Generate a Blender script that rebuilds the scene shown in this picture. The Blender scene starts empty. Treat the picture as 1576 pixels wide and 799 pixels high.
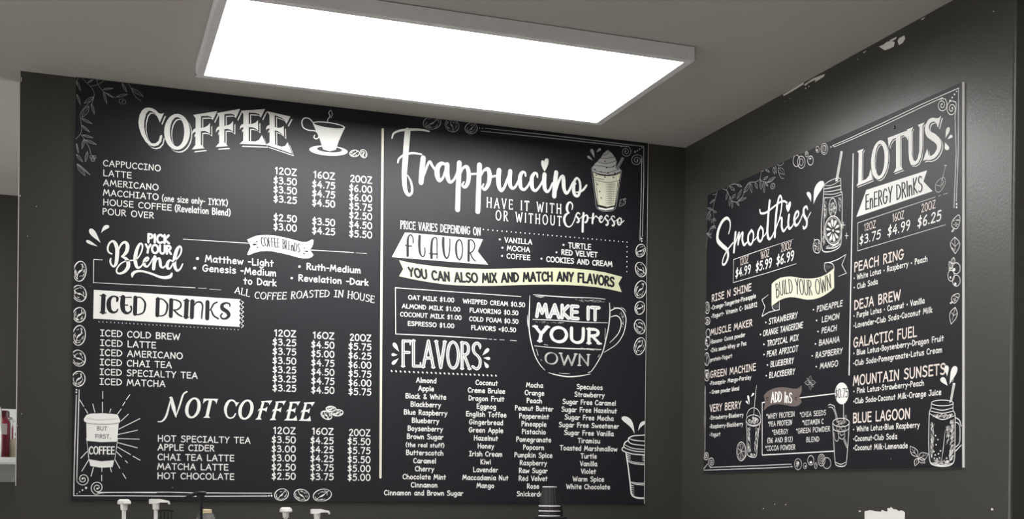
import bpy, bmesh, math, random
from mathutils import Vector, Matrix
from mathutils.geometry import tessellate_polygon

C = bpy.context.scene.collection
R = math.radians
# ------------------------------------------------------------------ camera
cam_d = bpy.data.cameras.new('camera'); cam = bpy.data.objects.new('camera', cam_d); C.objects.link(cam)
cam_d.sensor_fit = 'HORIZONTAL'; cam_d.sensor_width = 36.0; cam_d.lens = 42.7242; cam_d.clip_start = .05
cam_d.shift_y = 0.22240; cam_d.shift_x = 0.0
cam.matrix_world = Matrix([[0.9419372, -0.009803, -0.335646, -1.9088245], [-0.3356278, 0.003493, -0.9419882, -3.656598], [0.0104067, 0.9999458, -0.0, 1.48], [0, 0, 0, 1]])

bpy.context.scene.camera = cam
# ------------------------------------------------------------------ world, exposure, lamp strengths
wd = bpy.data.worlds.new('world'); bpy.context.scene.world = wd; wd.use_nodes = True
wd.node_tree.nodes['Background'].inputs[0].default_value = (1.0, 0.99, 0.98, 1)
wd.node_tree.nodes['Background'].inputs[1].default_value = 3.0
vs = bpy.context.scene.view_settings
vs.view_transform = 'Standard'; vs.look = 'None'; vs.gamma = 1.0; vs.use_curve_mapping = False
vs.exposure = 1.12
PANEL_GLOW = 5.2        # ceiling panel diffusers
CEIL = 2.6269

# ------------------------------------------------------------------ materials
def mat(name, col, rough=0.5, spec=0.5, emit=0.0, noise=0.0, nscale=6.0, bump=0.0, bscale=200.0, metal=0.0, trans=0.0, alpha=1.0, streak=None):
    m = bpy.data.materials.new(name); m.use_nodes = True; nt = m.node_tree; b = nt.nodes['Principled BSDF']
    b.inputs['Base Color'].default_value = (*col, 1); b.inputs['Roughness'].default_value = rough
    b.inputs['Specular IOR Level'].default_value = spec; b.inputs['Metallic'].default_value = metal
    b.inputs['Transmission Weight'].default_value = trans; b.inputs['Alpha'].default_value = alpha
    if emit: b.inputs['Emission Color'].default_value = (1, .995, .985, 1); b.inputs['Emission Strength'].default_value = emit
    if noise or bump:
        tc = nt.nodes.new('ShaderNodeTexCoord')
    if noise:
        mp = nt.nodes.new('ShaderNodeMapping'); nt.links.new(tc.outputs['Object'], mp.inputs[0])
        if streak: mp.inputs['Scale'].default_value = streak
        n = nt.nodes.new('ShaderNodeTexNoise'); n.inputs['Scale'].default_value = nscale; n.inputs['Detail'].default_value = 5
        nt.links.new(mp.outputs[0], n.inputs['Vector'])
        r = nt.nodes.new('ShaderNodeMapRange'); r.inputs['To Min'].default_value = 1 - noise; r.inputs['To Max'].default_value = 1 + noise
        nt.links.new(n.outputs['Fac'], r.inputs['Value'])
        mx = nt.nodes.new('ShaderNodeVectorMath'); mx.operation = 'SCALE'; mx.inputs[0].default_value = col
        nt.links.new(r.outputs[0], mx.inputs['Scale']); nt.links.new(mx.outputs[0], b.inputs['Base Color'])
    if bump:
        n2 = nt.nodes.new('ShaderNodeTexNoise'); n2.inputs['Scale'].default_value = bscale; n2.inputs['Detail'].default_value = 3
        nt.links.new(tc.outputs['Object'], n2.inputs['Vector'])
        bp = nt.nodes.new('ShaderNodeBump'); bp.inputs['Strength'].default_value = bump; bp.inputs['Distance'].default_value = 0.001
        nt.links.new(n2.outputs['Fac'], bp.inputs['Height']); nt.links.new(bp.outputs[0], b.inputs['Normal'])
    return m
M = dict(
    wall=mat('charcoal_wall_paint', (.041, .0388, .0335), .36, .7, noise=.10, nscale=3, bump=.35, bscale=160),
    ceiling=mat('ceiling_paint', (.505, .498, .475), .9, .2, noise=.04, nscale=1.5, bump=.3, bscale=120),
    bead=mat('bare_corner_bead', (.55, .54, .5), .6),
    floor=mat('floor_tile', (.58, .55, .51), .5, noise=.12, nscale=2.0),
    room=mat('pale_room_paint', (.74, .72, .68), .8),
    pave=mat('concrete_paving', (.35, .34, .32), .8, noise=.1),
    core=mat('white_board_core', (.92, .92, .89), .5),
    sheet=mat('printed_charcoal', (.0075, .0070, .0115), .45, .45, noise=.12, nscale=9, bump=.05, bscale=300),
    ink=mat('white_ink', (.90, .90, .87), .5, .4), dark=mat('charcoal_ink', (.0085, .008, .0125), .45),
    cream=mat('cream_ink', (.78, .76, .62), .5), yellow=mat('pale_yellow_ink', (.72, .74, .50), .5), ivory=mat('ivory_ink', (.80, .79, .63), .5),
    brown=mat('brown_ink', (.16, .125, .115), .5), faint=mat('soft_grey_ink', (.46, .46, .47), .5), grey=mat('light_grey_ink', (.52, .52, .52), .5), pink=mat('warm_white_ink', (.84, .76, .70), .5),
    frame=mat('white_metal_frame', (.80, .80, .82), .45, noise=.05, nscale=20), glow=mat('lamp_diffuser', (.9, .9, .9), .6, emit=PANEL_GLOW),
    screw=mat('black_screw', (.01, .01, .01), .3), chip=mat('bare_plaster', (.74, .73, .69), .9, .2),
    plastic=mat('white_pump_plastic', (.80, .79, .76), .35), blackp=mat('black_pump_plastic', (.012, .012, .014), .3),
    lid=mat('cream_lid_plastic', (.62, .52, .33), .4), bottle=mat('clear_bottle_plastic', (.75, .75, .72), .12, trans=.8),
    syrup=mat('dark_red_syrup', (.24, .014, .035), .25), amber=mat('amber_syrup', (.35, .16, .04), .2), wine=mat('maroon_cap', (.06, .008, .016), .35),
    cup=mat('black_ripple_paper', (.012, .012, .013), .5), paper=mat('white_cup_paper', (.78, .74, .76), .6),
    shelf=mat('white_wire_shelf', (.72, .73, .72), .4), bin=mat('clear_bin_plastic', (.95, .96, .95), .06, trans=1.0), tub=mat('grey_tub_plastic', (.24, .25, .25), .45),
    creamb=mat('cream_bottle', (.62, .53, .36), .4), wood=mat('counter_laminate', (.20, .17, .14), .45, noise=.2, nscale=12, streak=(.2, 1, 1)), tag=mat('printed_label', (.55, .5, .48), .5),
)
INK = dict(w=M['ink'], d=M['dark'], c=M['cream'], y=M['yellow'], k=M['ivory'], b=M['brown'], f=M['faint'], g=M['grey'], p=M['pink'])

# ------------------------------------------------------------------ object helpers
def link(name, me, parent=None, kind=None, label=None):
    o = bpy.data.objects.new(name, me); C.objects.link(o)
    if parent: o.parent = parent
    if kind: o['kind'] = kind
    if label: o['label'] = label
    return o
def obj(name, bm, m, parent=None, kind=None, label=None, smooth=False):
    me = bpy.data.meshes.new(name); bmesh.ops.recalc_face_normals(bm, faces=bm.faces); bm.to_mesh(me); bm.free()
    for x in (m if isinstance(m, (list, tuple)) else [m]): me.materials.append(x)
    if smooth:
        for p in me.polygons: p.use_smooth = True
        me.set_sharp_from_angle(angle=R(38))
    return link(name, me, parent, kind, label)
def thing(name, label, cat, loc=(0, 0, 0), rz=0, group=None):
    o = bpy.data.objects.new(name, None); C.objects.link(o); o.location = loc; o.rotation_euler = (0, 0, rz)
    o.empty_display_size = .05; o['label'] = label; o['category'] = cat
    if group: o['group'] = group
    return o
def box(bm, x0, y0, z0, x1, y1, z1, bev=0, mi=0):
    r = bmesh.ops.create_cube(bm, size=1)['verts']
    for v in r: v.co = Vector(((x0 + x1) / 2 + v.co.x * (x1 - x0), (y0 + y1) / 2 + v.co.y * (y1 - y0), (z0 + z1) / 2 + v.co.z * (z1 - z0)))
    fs = {f for v in r for f in v.link_faces}
    for f in fs: f.material_index = mi
    if bev: bmesh.ops.bevel(bm, geom=list({e for f in fs for e in f.edges}), offset=bev, segments=2, affect='EDGES', profile=.5)
    return bm
def lathe(bm, prof, n=28, cx=0, cy=0, ripple=0, rn=0):
    rings = []
    for r, z in prof:
        ring = []
        for i in range(n):
            a = 2 * math.pi * i / n; rr = r * (1 + (ripple if (ripple and i % 2) else 0))
            ring.append(bm.verts.new((cx + rr * math.cos(a), cy + rr * math.sin(a), z)))
        rings.append(ring)
    for a, b in zip(rings, rings[1:]):
        for i in range(n): bm.faces.new((a[i], a[(i + 1) % n], b[(i + 1) % n], b[i]))
    bm.faces.new(rings[0][::-1]); bm.faces.new(rings[-1])
    return bm
def tube(bm, pts, rad, n=10):
    pts = [Vector(p) for p in pts]; prev = None
    rad = rad if isinstance(rad, (list, tuple)) else [rad] * len(pts)
    first = None
    for i, p in enumerate(pts):
        d = (pts[min(i + 1, len(pts) - 1)] - pts[max(i - 1, 0)]).normalized()
        s = d.cross(Vector((0, 1, 0)) if abs(d.y) < .9 else Vector((1, 0, 0))).normalized(); t = d.cross(s)
        ring = [bm.verts.new(p + rad[i] * (s * math.cos(2 * math.pi * k / n) + t * math.sin(2 * math.pi * k / n))) for k in range(n)]
        if prev:
            for k in range(n): bm.faces.new((prev[k], prev[(k + 1) % n], ring[(k + 1) % n], ring[k]))
        else: first = ring
        prev = ring
    bm.faces.new(first[::-1]); bm.faces.new(prev)
    return bm
def NB(): return bmesh.new()

# ------------------------------------------------------------------ the room
def wall(name, *b, m='wall', bev=0): return obj(name, box(NB(), *b, bev=bev), M[m], kind='structure')
wall('ceiling', -7, -8, CEIL, 5, 1.9, CEIL + .15, m='ceiling')
wall('floor', -7, -8, -.1, 5, 1.9, 0, m='floor')
wl = wall('wall_back', -2.0745, 0, 0, .0, .11, CEIL)
bm = NB(); box(bm, 0, -1.5298, 0, .14, .11, CEIL)          # right wall, its outer corner rounded
ed = [e for e in bm.edges if all(abs(v.co.x) < 1e-4 and abs(v.co.y - -1.5298) < 1e-4 for v in e.verts)]
bmesh.ops.bevel(bm, geom=ed, offset=.007, segments=4, affect='EDGES', profile=.5)
wr = obj('wall_right', bm, M['wall'], kind='structure', smooth=True)
wall('wall_return', .14, -1.5298, 0, 4.9, -1.5298 + .12, CEIL)
wall('wall_recess', -7, 1.599, 0, .2, 1.599 + .1, CEIL)
for b in ((-7, -8, 0, -6.9, 1.6, .7), (-7, -8, 2.35, -6.9, 1.6, CEIL), (-7, -8, .7, -6.9, -6.6, 2.35), (-7, -3.4, .7, -6.9, -3.0, 2.35), (-7, .2, .7, -6.9, 1.6, 2.35)): wall('wall_left', *b, m='room')
for n, (a, c) in enumerate(((-6.6, -3.4), (-3.0, .2))):      # guessed windows at the far left, out of view, added to let daylight in
    bm = NB()
    for b in ((a, .7, a + .05, 2.35), (c - .05, .7, c, 2.35), (a + .05, .7, c - .05, .75), (a + .05, 2.3, c - .05, 2.35), ((a + c) / 2 - .02, .75, (a + c) / 2 + .02, 2.3)): box(bm, -6.98, b[0], b[1], -6.92, b[2], b[3])
    obj('added_window_%d' % (n + 1), bm, M['frame'], kind='structure')
wall('ground', -30, -30, -.25, -7.05, 25, -.12, m='pave')
wall('wall_front', -6.9, -8, 0, 4.9, -7.9, CEIL)
wall('wall_side', 4.9, -7.9, 0, 5, -1.4, CEIL)
bm = NB(); box(bm, -2.0762, -.0008, 1.47, -2.0738, .003, CEIL)
obj('trim_1', bm, M['bead'], kind='structure')          # worn pale corner bead on the end of the back wall
# bare patches where the dark paint has chipped off (points in metres along and up the wall)
def chip(name, parent, pts, axis, label=None):
    bm = NB(); ex = .0006
    if axis == 'x': f = lambda a, z, d: (-d, a, z)
    elif axis == 'z': f = lambda a, z, d: (a, z, CEIL - d)
    else: f = lambda a, z, d: (a, -d, z)
    a = [bm.verts.new(f(p[0], p[1], 0)) for p in pts]; b = [bm.verts.new(f(p[0], p[1], ex)) for p in pts]
    for i in range(len(pts)): bm.faces.new((a[i], a[(i + 1) % len(pts)], b[(i + 1) % len(pts)], b[i]))
    for t3 in tessellate_polygon([[Vector((p[0], p[1], 0)) for p in pts]]): bm.faces.new([b[k] for k in t3])
    return obj(name, bm, M['chip'], parent)
for pts in [[[-1.0507,2.6123],[-1.0692,2.6109],[-1.0835,2.6132],[-1.1026,2.6091],[-1.114,2.6016],[-1.1104,2.5921],[-1.0934,2.5925],[-1.0743,2.5948],[-1.0625,2.6035]],[[-1.1253,2.6013],[-1.1326,2.6059],[-1.1511,2.6054],[-1.1549,2.597],[-1.1458,2.5896],[-1.131,2.5887]],[[-1.0931,2.6135],[-1.1213,2.6127],[-1.1177,2.6087],[-1.0979,2.6083]],[[-0.7105,2.6206],[-0.7573,2.6233],[-0.8121,2.6178],[-0.8077,2.6127],[-0.7828,2.6113],[-0.7645,2.6105],[-0.769,2.6163],[-0.7318,2.618],[-0.7165,2.6147]],[[-0.6003,2.6243],[-0.65,2.6257],[-0.7104,2.6269],[-0.7057,2.6221],[-0.6501,2.6202],[-0.6079,2.6193]],[[-0.9829,2.6205],[-0.9991,2.6193],[-0.987,2.6166]],[[-1.2119,2.6234],[-1.2295,2.6228],[-1.2208,2.6191]],[[-1.0108,1.4236],[-1.0117,1.4274],[-1.0198,1.4283],[-1.0306,1.4307],[-1.0427,1.4302],[-1.0522,1.4285],[-1.0689,1.4276],[-1.0794,1.4281],[-1.0817,1.4321],[-1.0864,1.4319],[-1.0922,1.4294],[-1.1027,1.4286],[-1.1061,1.4316],[-1.1033,1.4359],[-1.1078,1.4374],[-1.1129,1.4364],[-1.1186,1.4408],[-1.1209,1.4406],[-1.1193,1.4384],[-1.1243,1.4378],[-1.1289,1.4347],[-1.1369,1.4351],[-1.1437,1.4331],[-1.1505,1.43],[-1.156,1.433],[-1.1649,1.4315],[-1.1727,1.4281],[-1.1724,1.4076],[-1.0117,1.4028]],[[-0.9842,1.4278],[-0.9896,1.4291],[-0.996,1.4275],[-0.9929,1.4256],[-0.9879,1.4258]],[[-1.4647,2.5507],[-1.4633,2.5498],[-1.461,2.5503],[-1.4607,2.5521],[-1.4616,2.5531],[-1.4631,2.5525]],[[-1.479,1.4422],[-1.4769,1.4395],[-1.4733,1.4395],[-1.4712,1.442],[-1.4728,1.4448],[-1.4765,1.444]],[[-0.5212,1.4243],[-0.5197,1.4233],[-0.5174,1.4227],[-0.5151,1.4242],[-0.5169,1.4257],[-0.5197,1.4252]],[[-0.5835,1.4379],[-0.5818,1.4369],[-0.5795,1.4367],[-0.5785,1.4378],[-0.5794,1.4393],[-0.582,1.4389]],[[-0.6417,1.4379],[-0.6405,1.4369],[-0.638,1.4369],[-0.6366,1.4378],[-0.6378,1.4394],[-0.6409,1.4394]],[[-0.9624,2.6093],[-0.9612,2.6083],[-0.959,2.6091],[-0.9583,2.6106],[-0.9584,2.6117],[-0.9615,2.6111]],[[-0.723,2.606],[-0.7206,2.6054],[-0.7173,2.6063],[-0.7157,2.6083],[-0.7171,2.6097],[-0.7201,2.6093]],[[-0.7379,2.6069],[-0.7364,2.6062],[-0.7329,2.6067],[-0.7313,2.6089],[-0.7329,2.6101],[-0.7363,2.6092]],[[-0.6424,2.6009],[-0.6408,2.6003],[-0.6383,2.6006],[-0.6361,2.6028],[-0.6376,2.6037],[-0.6403,2.6028]],[[-0.6149,2.6016],[-0.6132,2.6011],[-0.6113,2.6018],[-0.6106,2.6029],[-0.6109,2.6035],[-0.6131,2.6028]]]: chip('bare_patch', wr, pts, 'x')
for pts in [[[-2.0278,2.2525],[-2.0281,2.2512],[-2.0294,2.2509],[-2.0306,2.2522],[-2.0294,2.2532],[-2.0284,2.2541]],[[-2.0496,2.1679],[-2.0504,2.1669],[-2.0516,2.1663],[-2.052,2.1677],[-2.0516,2.1687],[-2.0502,2.1687]],[[-2.0607,1.6708],[-2.0614,1.6697],[-2.0628,1.6698],[-2.0632,1.6707],[-2.0629,1.6716],[-2.0614,1.6721]],[[-2.0705,1.6378],[-2.0714,1.637],[-2.0725,1.6365],[-2.0731,1.6378],[-2.0723,1.639],[-2.0712,1.6385]],[[-2.0699,2.2787],[-2.0702,2.2772],[-2.0721,2.2769],[-2.0732,2.2784],[-2.0725,2.2802],[-2.0703,2.28]],[[-2.0728,2.6092],[-2.0703,2.6095],[-2.0706,2.5986],[-2.0727,2.5965]]]: chip('bare_patch', wl, pts, 'y')

# ------------------------------------------------------------------ ceiling panel lights
def panel(x0, y0, drop, label, group=None):
    W, D, F = 1.16, .562, .021
    t = thing('ceiling_light', label, 'ceiling light', (x0 + W / 2, y0 - D / 2, CEIL), 0, group)
    w, d = W / 2 + F, D / 2 + F
    bm = NB()
    for b in ((-w, -d, -w + F, d), (w - F, -d, w, d), (-w + F, -d, w - F, -d + F), (-w + F, d - F, w - F, d)): box(bm, b[0], b[1], -drop - .001, b[2], b[3], -.0015, bev=.0012)
    obj('frame', bm, M['frame'], t)
    bm = NB(); box(bm, -w + .004, -d + .004, -.0015, w - .004, d - .004, 0); obj('gasket', bm, M['screw'], t)
    bm = NB(); box(bm, -W / 2, -D / 2, -drop + .0005, W / 2, D / 2, -drop + .004); obj('diffuser', bm, M['glow'], t)
    for sx in (-1, 1):
        for sy in (-1, 1):
            bm = NB(); lathe(bm, [(.0035, 0), (.0035, .004)], 10)
            s = obj('corner_screw', bm, M['screw'], t); s.location = (sx * (w + .0015), sy * (d - .008), -drop + .004); s.rotation_euler = (0, R(90), 0) if sx < 0 else (0, R(-90), 0)
    return t
panel(-1.5992, -0.2644, 0.0373, 'bright white rectangular ceiling panel above the coffee menu board')
panel(-1.35, -2.1, 0.0373, 'white ceiling panel over the counter, nearest behind the viewer')
panel(-1.35, -4.4, 0.0373, 'unseen white ceiling panel farthest back, added for frontal light')  # guessed rear panel out of view, added to light the boards from the front
panel(-3.75, 1.1, 0.0373, 'white ceiling panel in the recess beyond the left end of the wall')

# ------------------------------------------------------------------ printed art: pen strokes, shapes and hand lettering, in units of 0.2 mm on the board
GLYPHS = {"A":[74,[["l",[5,0,38,100,68,0]],["l",[16,34,60,36]]]],"B":[62,[["l",[8,100,8,0]],["c",[8,99,40,97,50,80,38,60,10,54]],["c",[10,54,44,52,56,30,44,6,8,1]]]],"C":[66,[["c",[60,82,48,97,30,95,12,76,6,44,16,12,36,1,60,12]]]],"D":[68,[["l",[8,98,8,2]],["c",[8,98,38,92,62,60,56,26,35,6,8,2]]]],"E":[60,[["l",[54,98,10,98,10,2,56,2]],["l",[10,52,50,53]]]],"F":[57,[["l",[54,98,10,98,10,0]],["l",[10,54,48,54]]]],"G":[74,[["c",[60,84,44,98,22,90,7,58,9,22,30,1,52,8,62,28,64,44]],["l",[40,44,70,44]]]],"H":[70,[["l",[9,100,9,0]],["l",[60,100,60,0]],["l",[9,52,60,52]]]],"I":[52,[["l",[6,98,46,98]],["l",[26,98,26,2]],["l",[6,2,46,2]]]],"J":[60,[["l",[22,98,62,98]],["c",[46,98,48,50,42,14,28,2,10,6,4,22]]]],"K":[60,[["l",[9,100,9,0]],["l",[52,98,10,46,56,0]]]],"L":[56,[["l",[9,100,9,2,52,2]]]],"M":[86,[["l",[5,0,18,98,42,28,66,98,80,0]]]],"N":[70,[["l",[8,0,10,98,58,4,61,100]]]],"O":[80,[["o",[40,100,16,86,6,50,16,14,40,0,64,14,74,50,64,86]]]],"P":[56,[["l",[9,100,9,0]],["c",[9,98,38,97,50,80,42,58,10,48]]]],"Q":[80,[["o",[40,100,16,86,6,50,16,14,40,0,64,14,74,50,64,86]],["l",[48,24,76,-8]]]],"R":[62,[["l",[9,100,9,0]],["c",[9,98,38,97,50,80,42,58,10,50]],["l",[24,50,56,0]]]],"S":[62,[["c",[54,88,42,99,22,97,10,82,18,62,40,50,54,34,50,12,30,1,6,10]]]],"T":[64,[["l",[4,98,60,98]],["l",[32,98,32,0]]]],"U":[70,[["c",[8,100,8,50,10,22,22,4,40,1,56,16,61,50,61,100]]]],"V":[62,[["l",[4,100,32,0,58,100]]]],"W":[98,[["l",[5,100,26,0,48,80,70,0,93,100]]]],"X":[64,[["l",[6,100,58,0]],["l",[56,100,6,0]]]],"Y":[62,[["l",[5,100,32,50]],["l",[58,100,32,50,26,0]]]],"Z":[66,[["l",[6,98,58,98,6,2,60,2]]]],"0":[64,[["o",[32,100,12,84,6,50,12,16,32,0,52,16,58,50,52,84]]]],"1":[44,[["l",[10,80,28,100,28,0]]]],"2":[60,[["c",[8,80,22,98,42,94,48,74,34,42,8,3]],["l",[8,2,54,2]]]],"3":[58,[["c",[8,90,28,100,46,88,42,64,22,55]],["c",[22,55,46,50,54,28,38,4,8,6]]]],"4":[62,[["l",[40,100,6,34,58,34]],["l",[44,66,44,0]]]],"5":[58,[["l",[50,98,16,98,12,58]],["c",[12,58,36,64,52,44,46,14,28,1,6,8]]]],"6":[58,[["c",[44,98,20,76,8,38,16,6,36,1,50,20,42,46,24,48,9,32]]]],"7":[58,[["l",[6,98,52,98,22,0]]]],"8":[58,[["c",[29,54,12,68,14,92,32,99,48,88,44,66,29,54,10,38,8,12,30,0,50,12,48,38,29,54]]]],"9":[58,[["c",[50,66,36,50,14,58,8,80,22,98,42,94,50,70,42,28,24,0]]]],"$":[58,[["c",[48,78,32,88,12,78,16,58,40,46,48,28,34,10,6,16]],["l",[32,112,28,-12]]]],".":[26,[[".",[13,6]]]],",":[24,[["l",[16,6,8,-14]]]],"-":[40,[["l",[6,44,34,44]]]],"+":[50,[["l",[6,46,42,46]],["l",[24,66,24,26]]]],"*":[40,[["l",[20,100,20,66]],["l",[6,92,34,74]],["l",[34,92,6,74]]]],"\u2022":[44,[[".",[22,40]]]],"(":[34,[["c",[28,108,10,70,10,30,26,-12]]]],")":[34,[["c",[8,108,26,70,26,30,8,-12]]]],"&":[70,[["c",[60,30,40,2,16,4,10,26,30,50,44,74,34,96,18,88,18,66,36,36,62,0]]]],"'":[20,[["l",[12,100,10,76]]]]," ":[42,[]],"a":[58,[["c",[48,58,30,66,10,44,12,12,30,2,46,24]],["l",[50,64,48,20,56,0]]]],"b":[58,[["l",[8,100,8,0]],["c",[8,34,26,60,48,50,50,20,30,0,9,8]]]],"c":[52,[["c",[46,54,30,66,10,44,12,12,28,1,48,12]]]],"d":[60,[["l",[50,100,50,0]],["c",[50,44,30,64,10,44,12,12,30,0,50,16]]]],"e":[56,[["l",[10,32,48,38]],["c",[48,38,42,62,22,64,9,38,14,8,32,0,50,12]]]],"f":[46,[["c",[44,92,32,99,22,78,22,0]],["l",[5,58,40,58]]]],"g":[58,[["c",[46,56,28,66,10,46,14,14,30,6,46,26]],["c",[48,62,50,10,42,-26,24,-34,6,-24]]]],"h":[57,[["l",[8,100,8,0]],["c",[8,36,24,60,42,54,48,28,48,0]]]],"i":[24,[["l",[12,62,12,0]],[".",[12,88]]]],"j":[34,[["l",[24,62,24,-10]],["c",[24,-10,16,-34,2,-26]],[".",[24,88]]]],"k":[52,[["l",[8,100,8,0]],["l",[42,62,10,28,46,0]]]],"l":[23,[["l",[12,100,12,0]]]],"m":[80,[["l",[8,62,8,0]],["c",[8,34,20,60,34,52,38,0]],["c",[38,34,52,62,66,52,70,0]]]],"n":[56,[["l",[8,64,8,0]],["c",[8,34,24,62,42,54,46,0]]]],"o":[56,[["o",[28,64,12,52,7,32,14,10,28,0,42,10,49,32,44,52]]]],"p":[57,[["l",[8,62,8,-34]],["c",[8,34,26,64,48,52,50,20,30,0,9,8]]]],"q":[57,[["l",[50,62,50,-34]],["c",[50,34,32,64,10,50,10,16,30,0,50,16]]]],"r":[46,[["l",[8,62,8,0]],["c",[8,34,22,58,42,58]]]],"s":[50,[["c",[42,56,26,66,10,52,24,36,44,20,32,1,8,4]]]],"t":[46,[["l",[22,90,22,0]],["l",[4,60,42,60]]]],"u":[57,[["c",[8,62,9,14,24,1,44,14,48,40]],["l",[48,62,50,0]]]],"v":[50,[["l",[4,62,25,0,46,62]]]],"w":[74,[["l",[5,62,20,0,36,50,54,0,69,62]]]],"x":[54,[["l",[6,62,48,0]],["l",[46,62,6,0]]]],"y":[54,[["l",[6,62,28,10]],["l",[50,62,12,-34]]]],"z":[54,[["l",[6,60,46,60,6,2,50,2]]]],"|":[22,[["l",[11,98,11,2]]]]}
U = 0.0002; BT = 0.006
def catmull(pts, closed, dens):
    n = len(pts)
    if n < 3: return list(pts)
    out = []; rng = range(n if closed else n - 1)
    for i in rng:
        p0 = pts[(i - 1) % n] if (closed or i > 0) else tuple(2 * a - b for a, b in zip(pts[0], pts[1]))
        p1, p2 = pts[i], pts[(i + 1) % n]
        p3 = pts[(i + 2) % n] if (closed or i + 2 < n) else tuple(2 * a - b for a, b in zip(pts[-1], pts[-2]))
        L = math.hypot(p2[0] - p1[0], p2[1] - p1[1]); k = max(2, min(7, int(L / dens)))
        for j in range(k):
            t = j / k; t2 = t * t; t3 = t2 * t
            out.append(tuple(.5 * (2 * b + (c - a) * t + (2 * a - 5 * b + 4 * c - d) * t2 + (3 * b - a - 3 * c + d) * t3) for a, b, c, d in zip(p0, p1, p2, p3)))
    if not closed: out.append(pts[-1])
    return out
class Art:
    def __init__(s): s.v = []; s.f = []; s.m = []; s.mats = []; s.k = 0
    def depth(s, layer):     # every stroke lies a hair above the last one, so overlapping ink never shares a plane
        s.k = (s.k + 1) % 16; return -(BT + .0003 * layer + .000016 * s.k)
    def mi(s, ink):
        m = INK[ink]
        if m not in s.mats: s.mats.append(m)
        return s.mats.index(m)
    def face(s, pts, ink, layer):
        b = len(s.v); y = s.depth(layer)
        s.v += [(p[0] * U, y, p[1] * U) for p in pts]; s.f.append(tuple(range(b, b + len(pts)))); s.m.append(s.mi(ink))
    def strip(s, pts, ink, layer, closed=False, nib=None):
        # a ribbon through (u, v, width) points with round ends
        q = [pts[0]]
        for p in pts[1:]:
            if math.hypot(p[0] - q[-1][0], p[1] - q[-1][1]) > .3: q.append(p)
        n = len(q)
        if n < 2: return
        y = s.depth(layer); b = len(s.v); mi = s.mi(ink); wd = []
        for i in range(n):
            a = q[(i - 1) % n] if (closed or i) else q[0]; c = q[(i + 1) % n] if (closed or i < n - 1) else q[-1]
            d = (c[0] - a[0], c[1] - a[1]); L = math.hypot(*d) or 1; nx, ny = -d[1] / L, d[0] / L
            w = q[i][2]
            if nib is not None:      # broad nib: thick downstrokes, thin cross strokes
                w *= nib + (1 - nib) * abs(math.sin(math.atan2(d[1], d[0]) + R(22)))
            # keep the width through sharp bends
            if (closed or 0 < i < n - 1):
                e = (q[i][0] - a[0], q[i][1] - a[1]); eL = math.hypot(*e) or 1; cs = abs((-e[1] * nx + e[0] * ny) / eL); w2 = w / max(cs, .55)
            else: w2 = w
            wd.append(w)
            s.v.append(((q[i][0] + nx * w2 / 2) * U, y, (q[i][1] + ny * w2 / 2) * U)); s.v.append(((q[i][0] - nx * w2 / 2) * U, y, (q[i][1] - ny * w2 / 2) * U))
        for i in range(n if closed else n - 1):
            j = (i + 1) % n; s.f.append((b + 2 * i, b + 2 * i + 1, b + 2 * j + 1, b + 2 * j)); s.m.append(mi)
        if not closed:
            for p, w in ((q[0], wd[0]), (q[-1], wd[-1])):
                if w > 1.5: s.face([(p[0] + w / 2 * math.cos(k * math.pi / 4), p[1] + w / 2 * math.sin(k * math.pi / 4)) for k in range(8)], ink, layer)
    def poly(s, loops, ink, layer):
        vec = [[Vector((p[0], p[1], 0)) for p in l] for l in loops]; flat = [p for l in loops for p in l]
        for tri in tessellate_polygon(vec): s.face([flat[k] for k in tri], ink, layer)
    def ell(s, c, a, b, n=18, t0=0, t1=360):
        full = t1 - t0 >= 360
        return [(c[0] + a[0] * math.cos(t) + b[0] * math.sin(t), c[1] + a[1] * math.cos(t) + b[1] * math.sin(t)) for t in (R(t0 + (t1 - t0) * i / n) for i in range(n if full else n + 1))]
    def op(s, o):
        k = o[0]
        if k == 'S':
            _, layer, ink, closed, smooth, d = o; pts = [tuple(d[i:i + 3]) for i in range(0, len(d), 3)]
            if smooth: s.strip(catmull(pts, closed, 12), ink, layer, closed)
            else:
                for a, b in zip(pts, pts[1:] + ([pts[0]] if closed else [])): s.strip([a, b], ink, layer)
        elif k == 'P': s.poly([[(l[i], l[i + 1]) for i in range(0, len(l), 2)] for l in o[4]], o[2], o[1])
        elif k == 'O':
            d = o[3]; w = d[6]; full = d[8] - d[7] >= 360
            s.strip([(x, y, w) for x, y in s.ell(d[:2], d[2:4], d[4:6], 22, d[7], d[8])], o[2], o[1], full)
        elif k == 'D': d = o[3]; s.face(s.ell(d[:2], d[2:4], d[4:6], 16 if abs(d[2]) < 60 else 28), o[2], o[1])
        elif k == 'Q':
            d = o[3]
            for i in range(d[8]):
                t = i / (d[8] - 1); s.face(s.ell((d[0] + (d[6] - d[0]) * t, d[1] + (d[7] - d[1]) * t), d[2:4], d[4:6], 8), o[2], o[1])
        elif k == 'R':       # droplet
            x0, y0, x1, y1, nx, ny, bx, by = o[3]
            f = lambda t, g: (x0 + (x1 - x0) * t + nx * g + bx * math.sin(math.pi * t), y0 + (y1 - y0) * t + ny * g + by * math.sin(math.pi * t))
            pf = [(0, 0), (.03, .5), (.1, .82), (.22, 1), (.36, .97), (.52, .76), (.7, .46), (.86, .2), (1, .02)]
            s.poly([[f(t, g) for t, g in pf] + [f(t, -g) for t, g in pf[-2:0:-1]]], o[2], o[1])
        elif k == 'L':       # leaf outline with a midrib
            x0, y0, x1, y1, nx, ny, w = o[3]; dx, dy = x1 - x0, y1 - y0
            for g in (1, -1): s.strip(catmull([(x0, y0, w), (x0 + dx * .3 + nx * .9 * g, y0 + dy * .3 + ny * .9 * g, w), (x0 + dx * .62 + nx * .85 * g, y0 + dy * .62 + ny * .85 * g, w), (x1, y1, w)], 0, 12), o[2], o[1])
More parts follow.
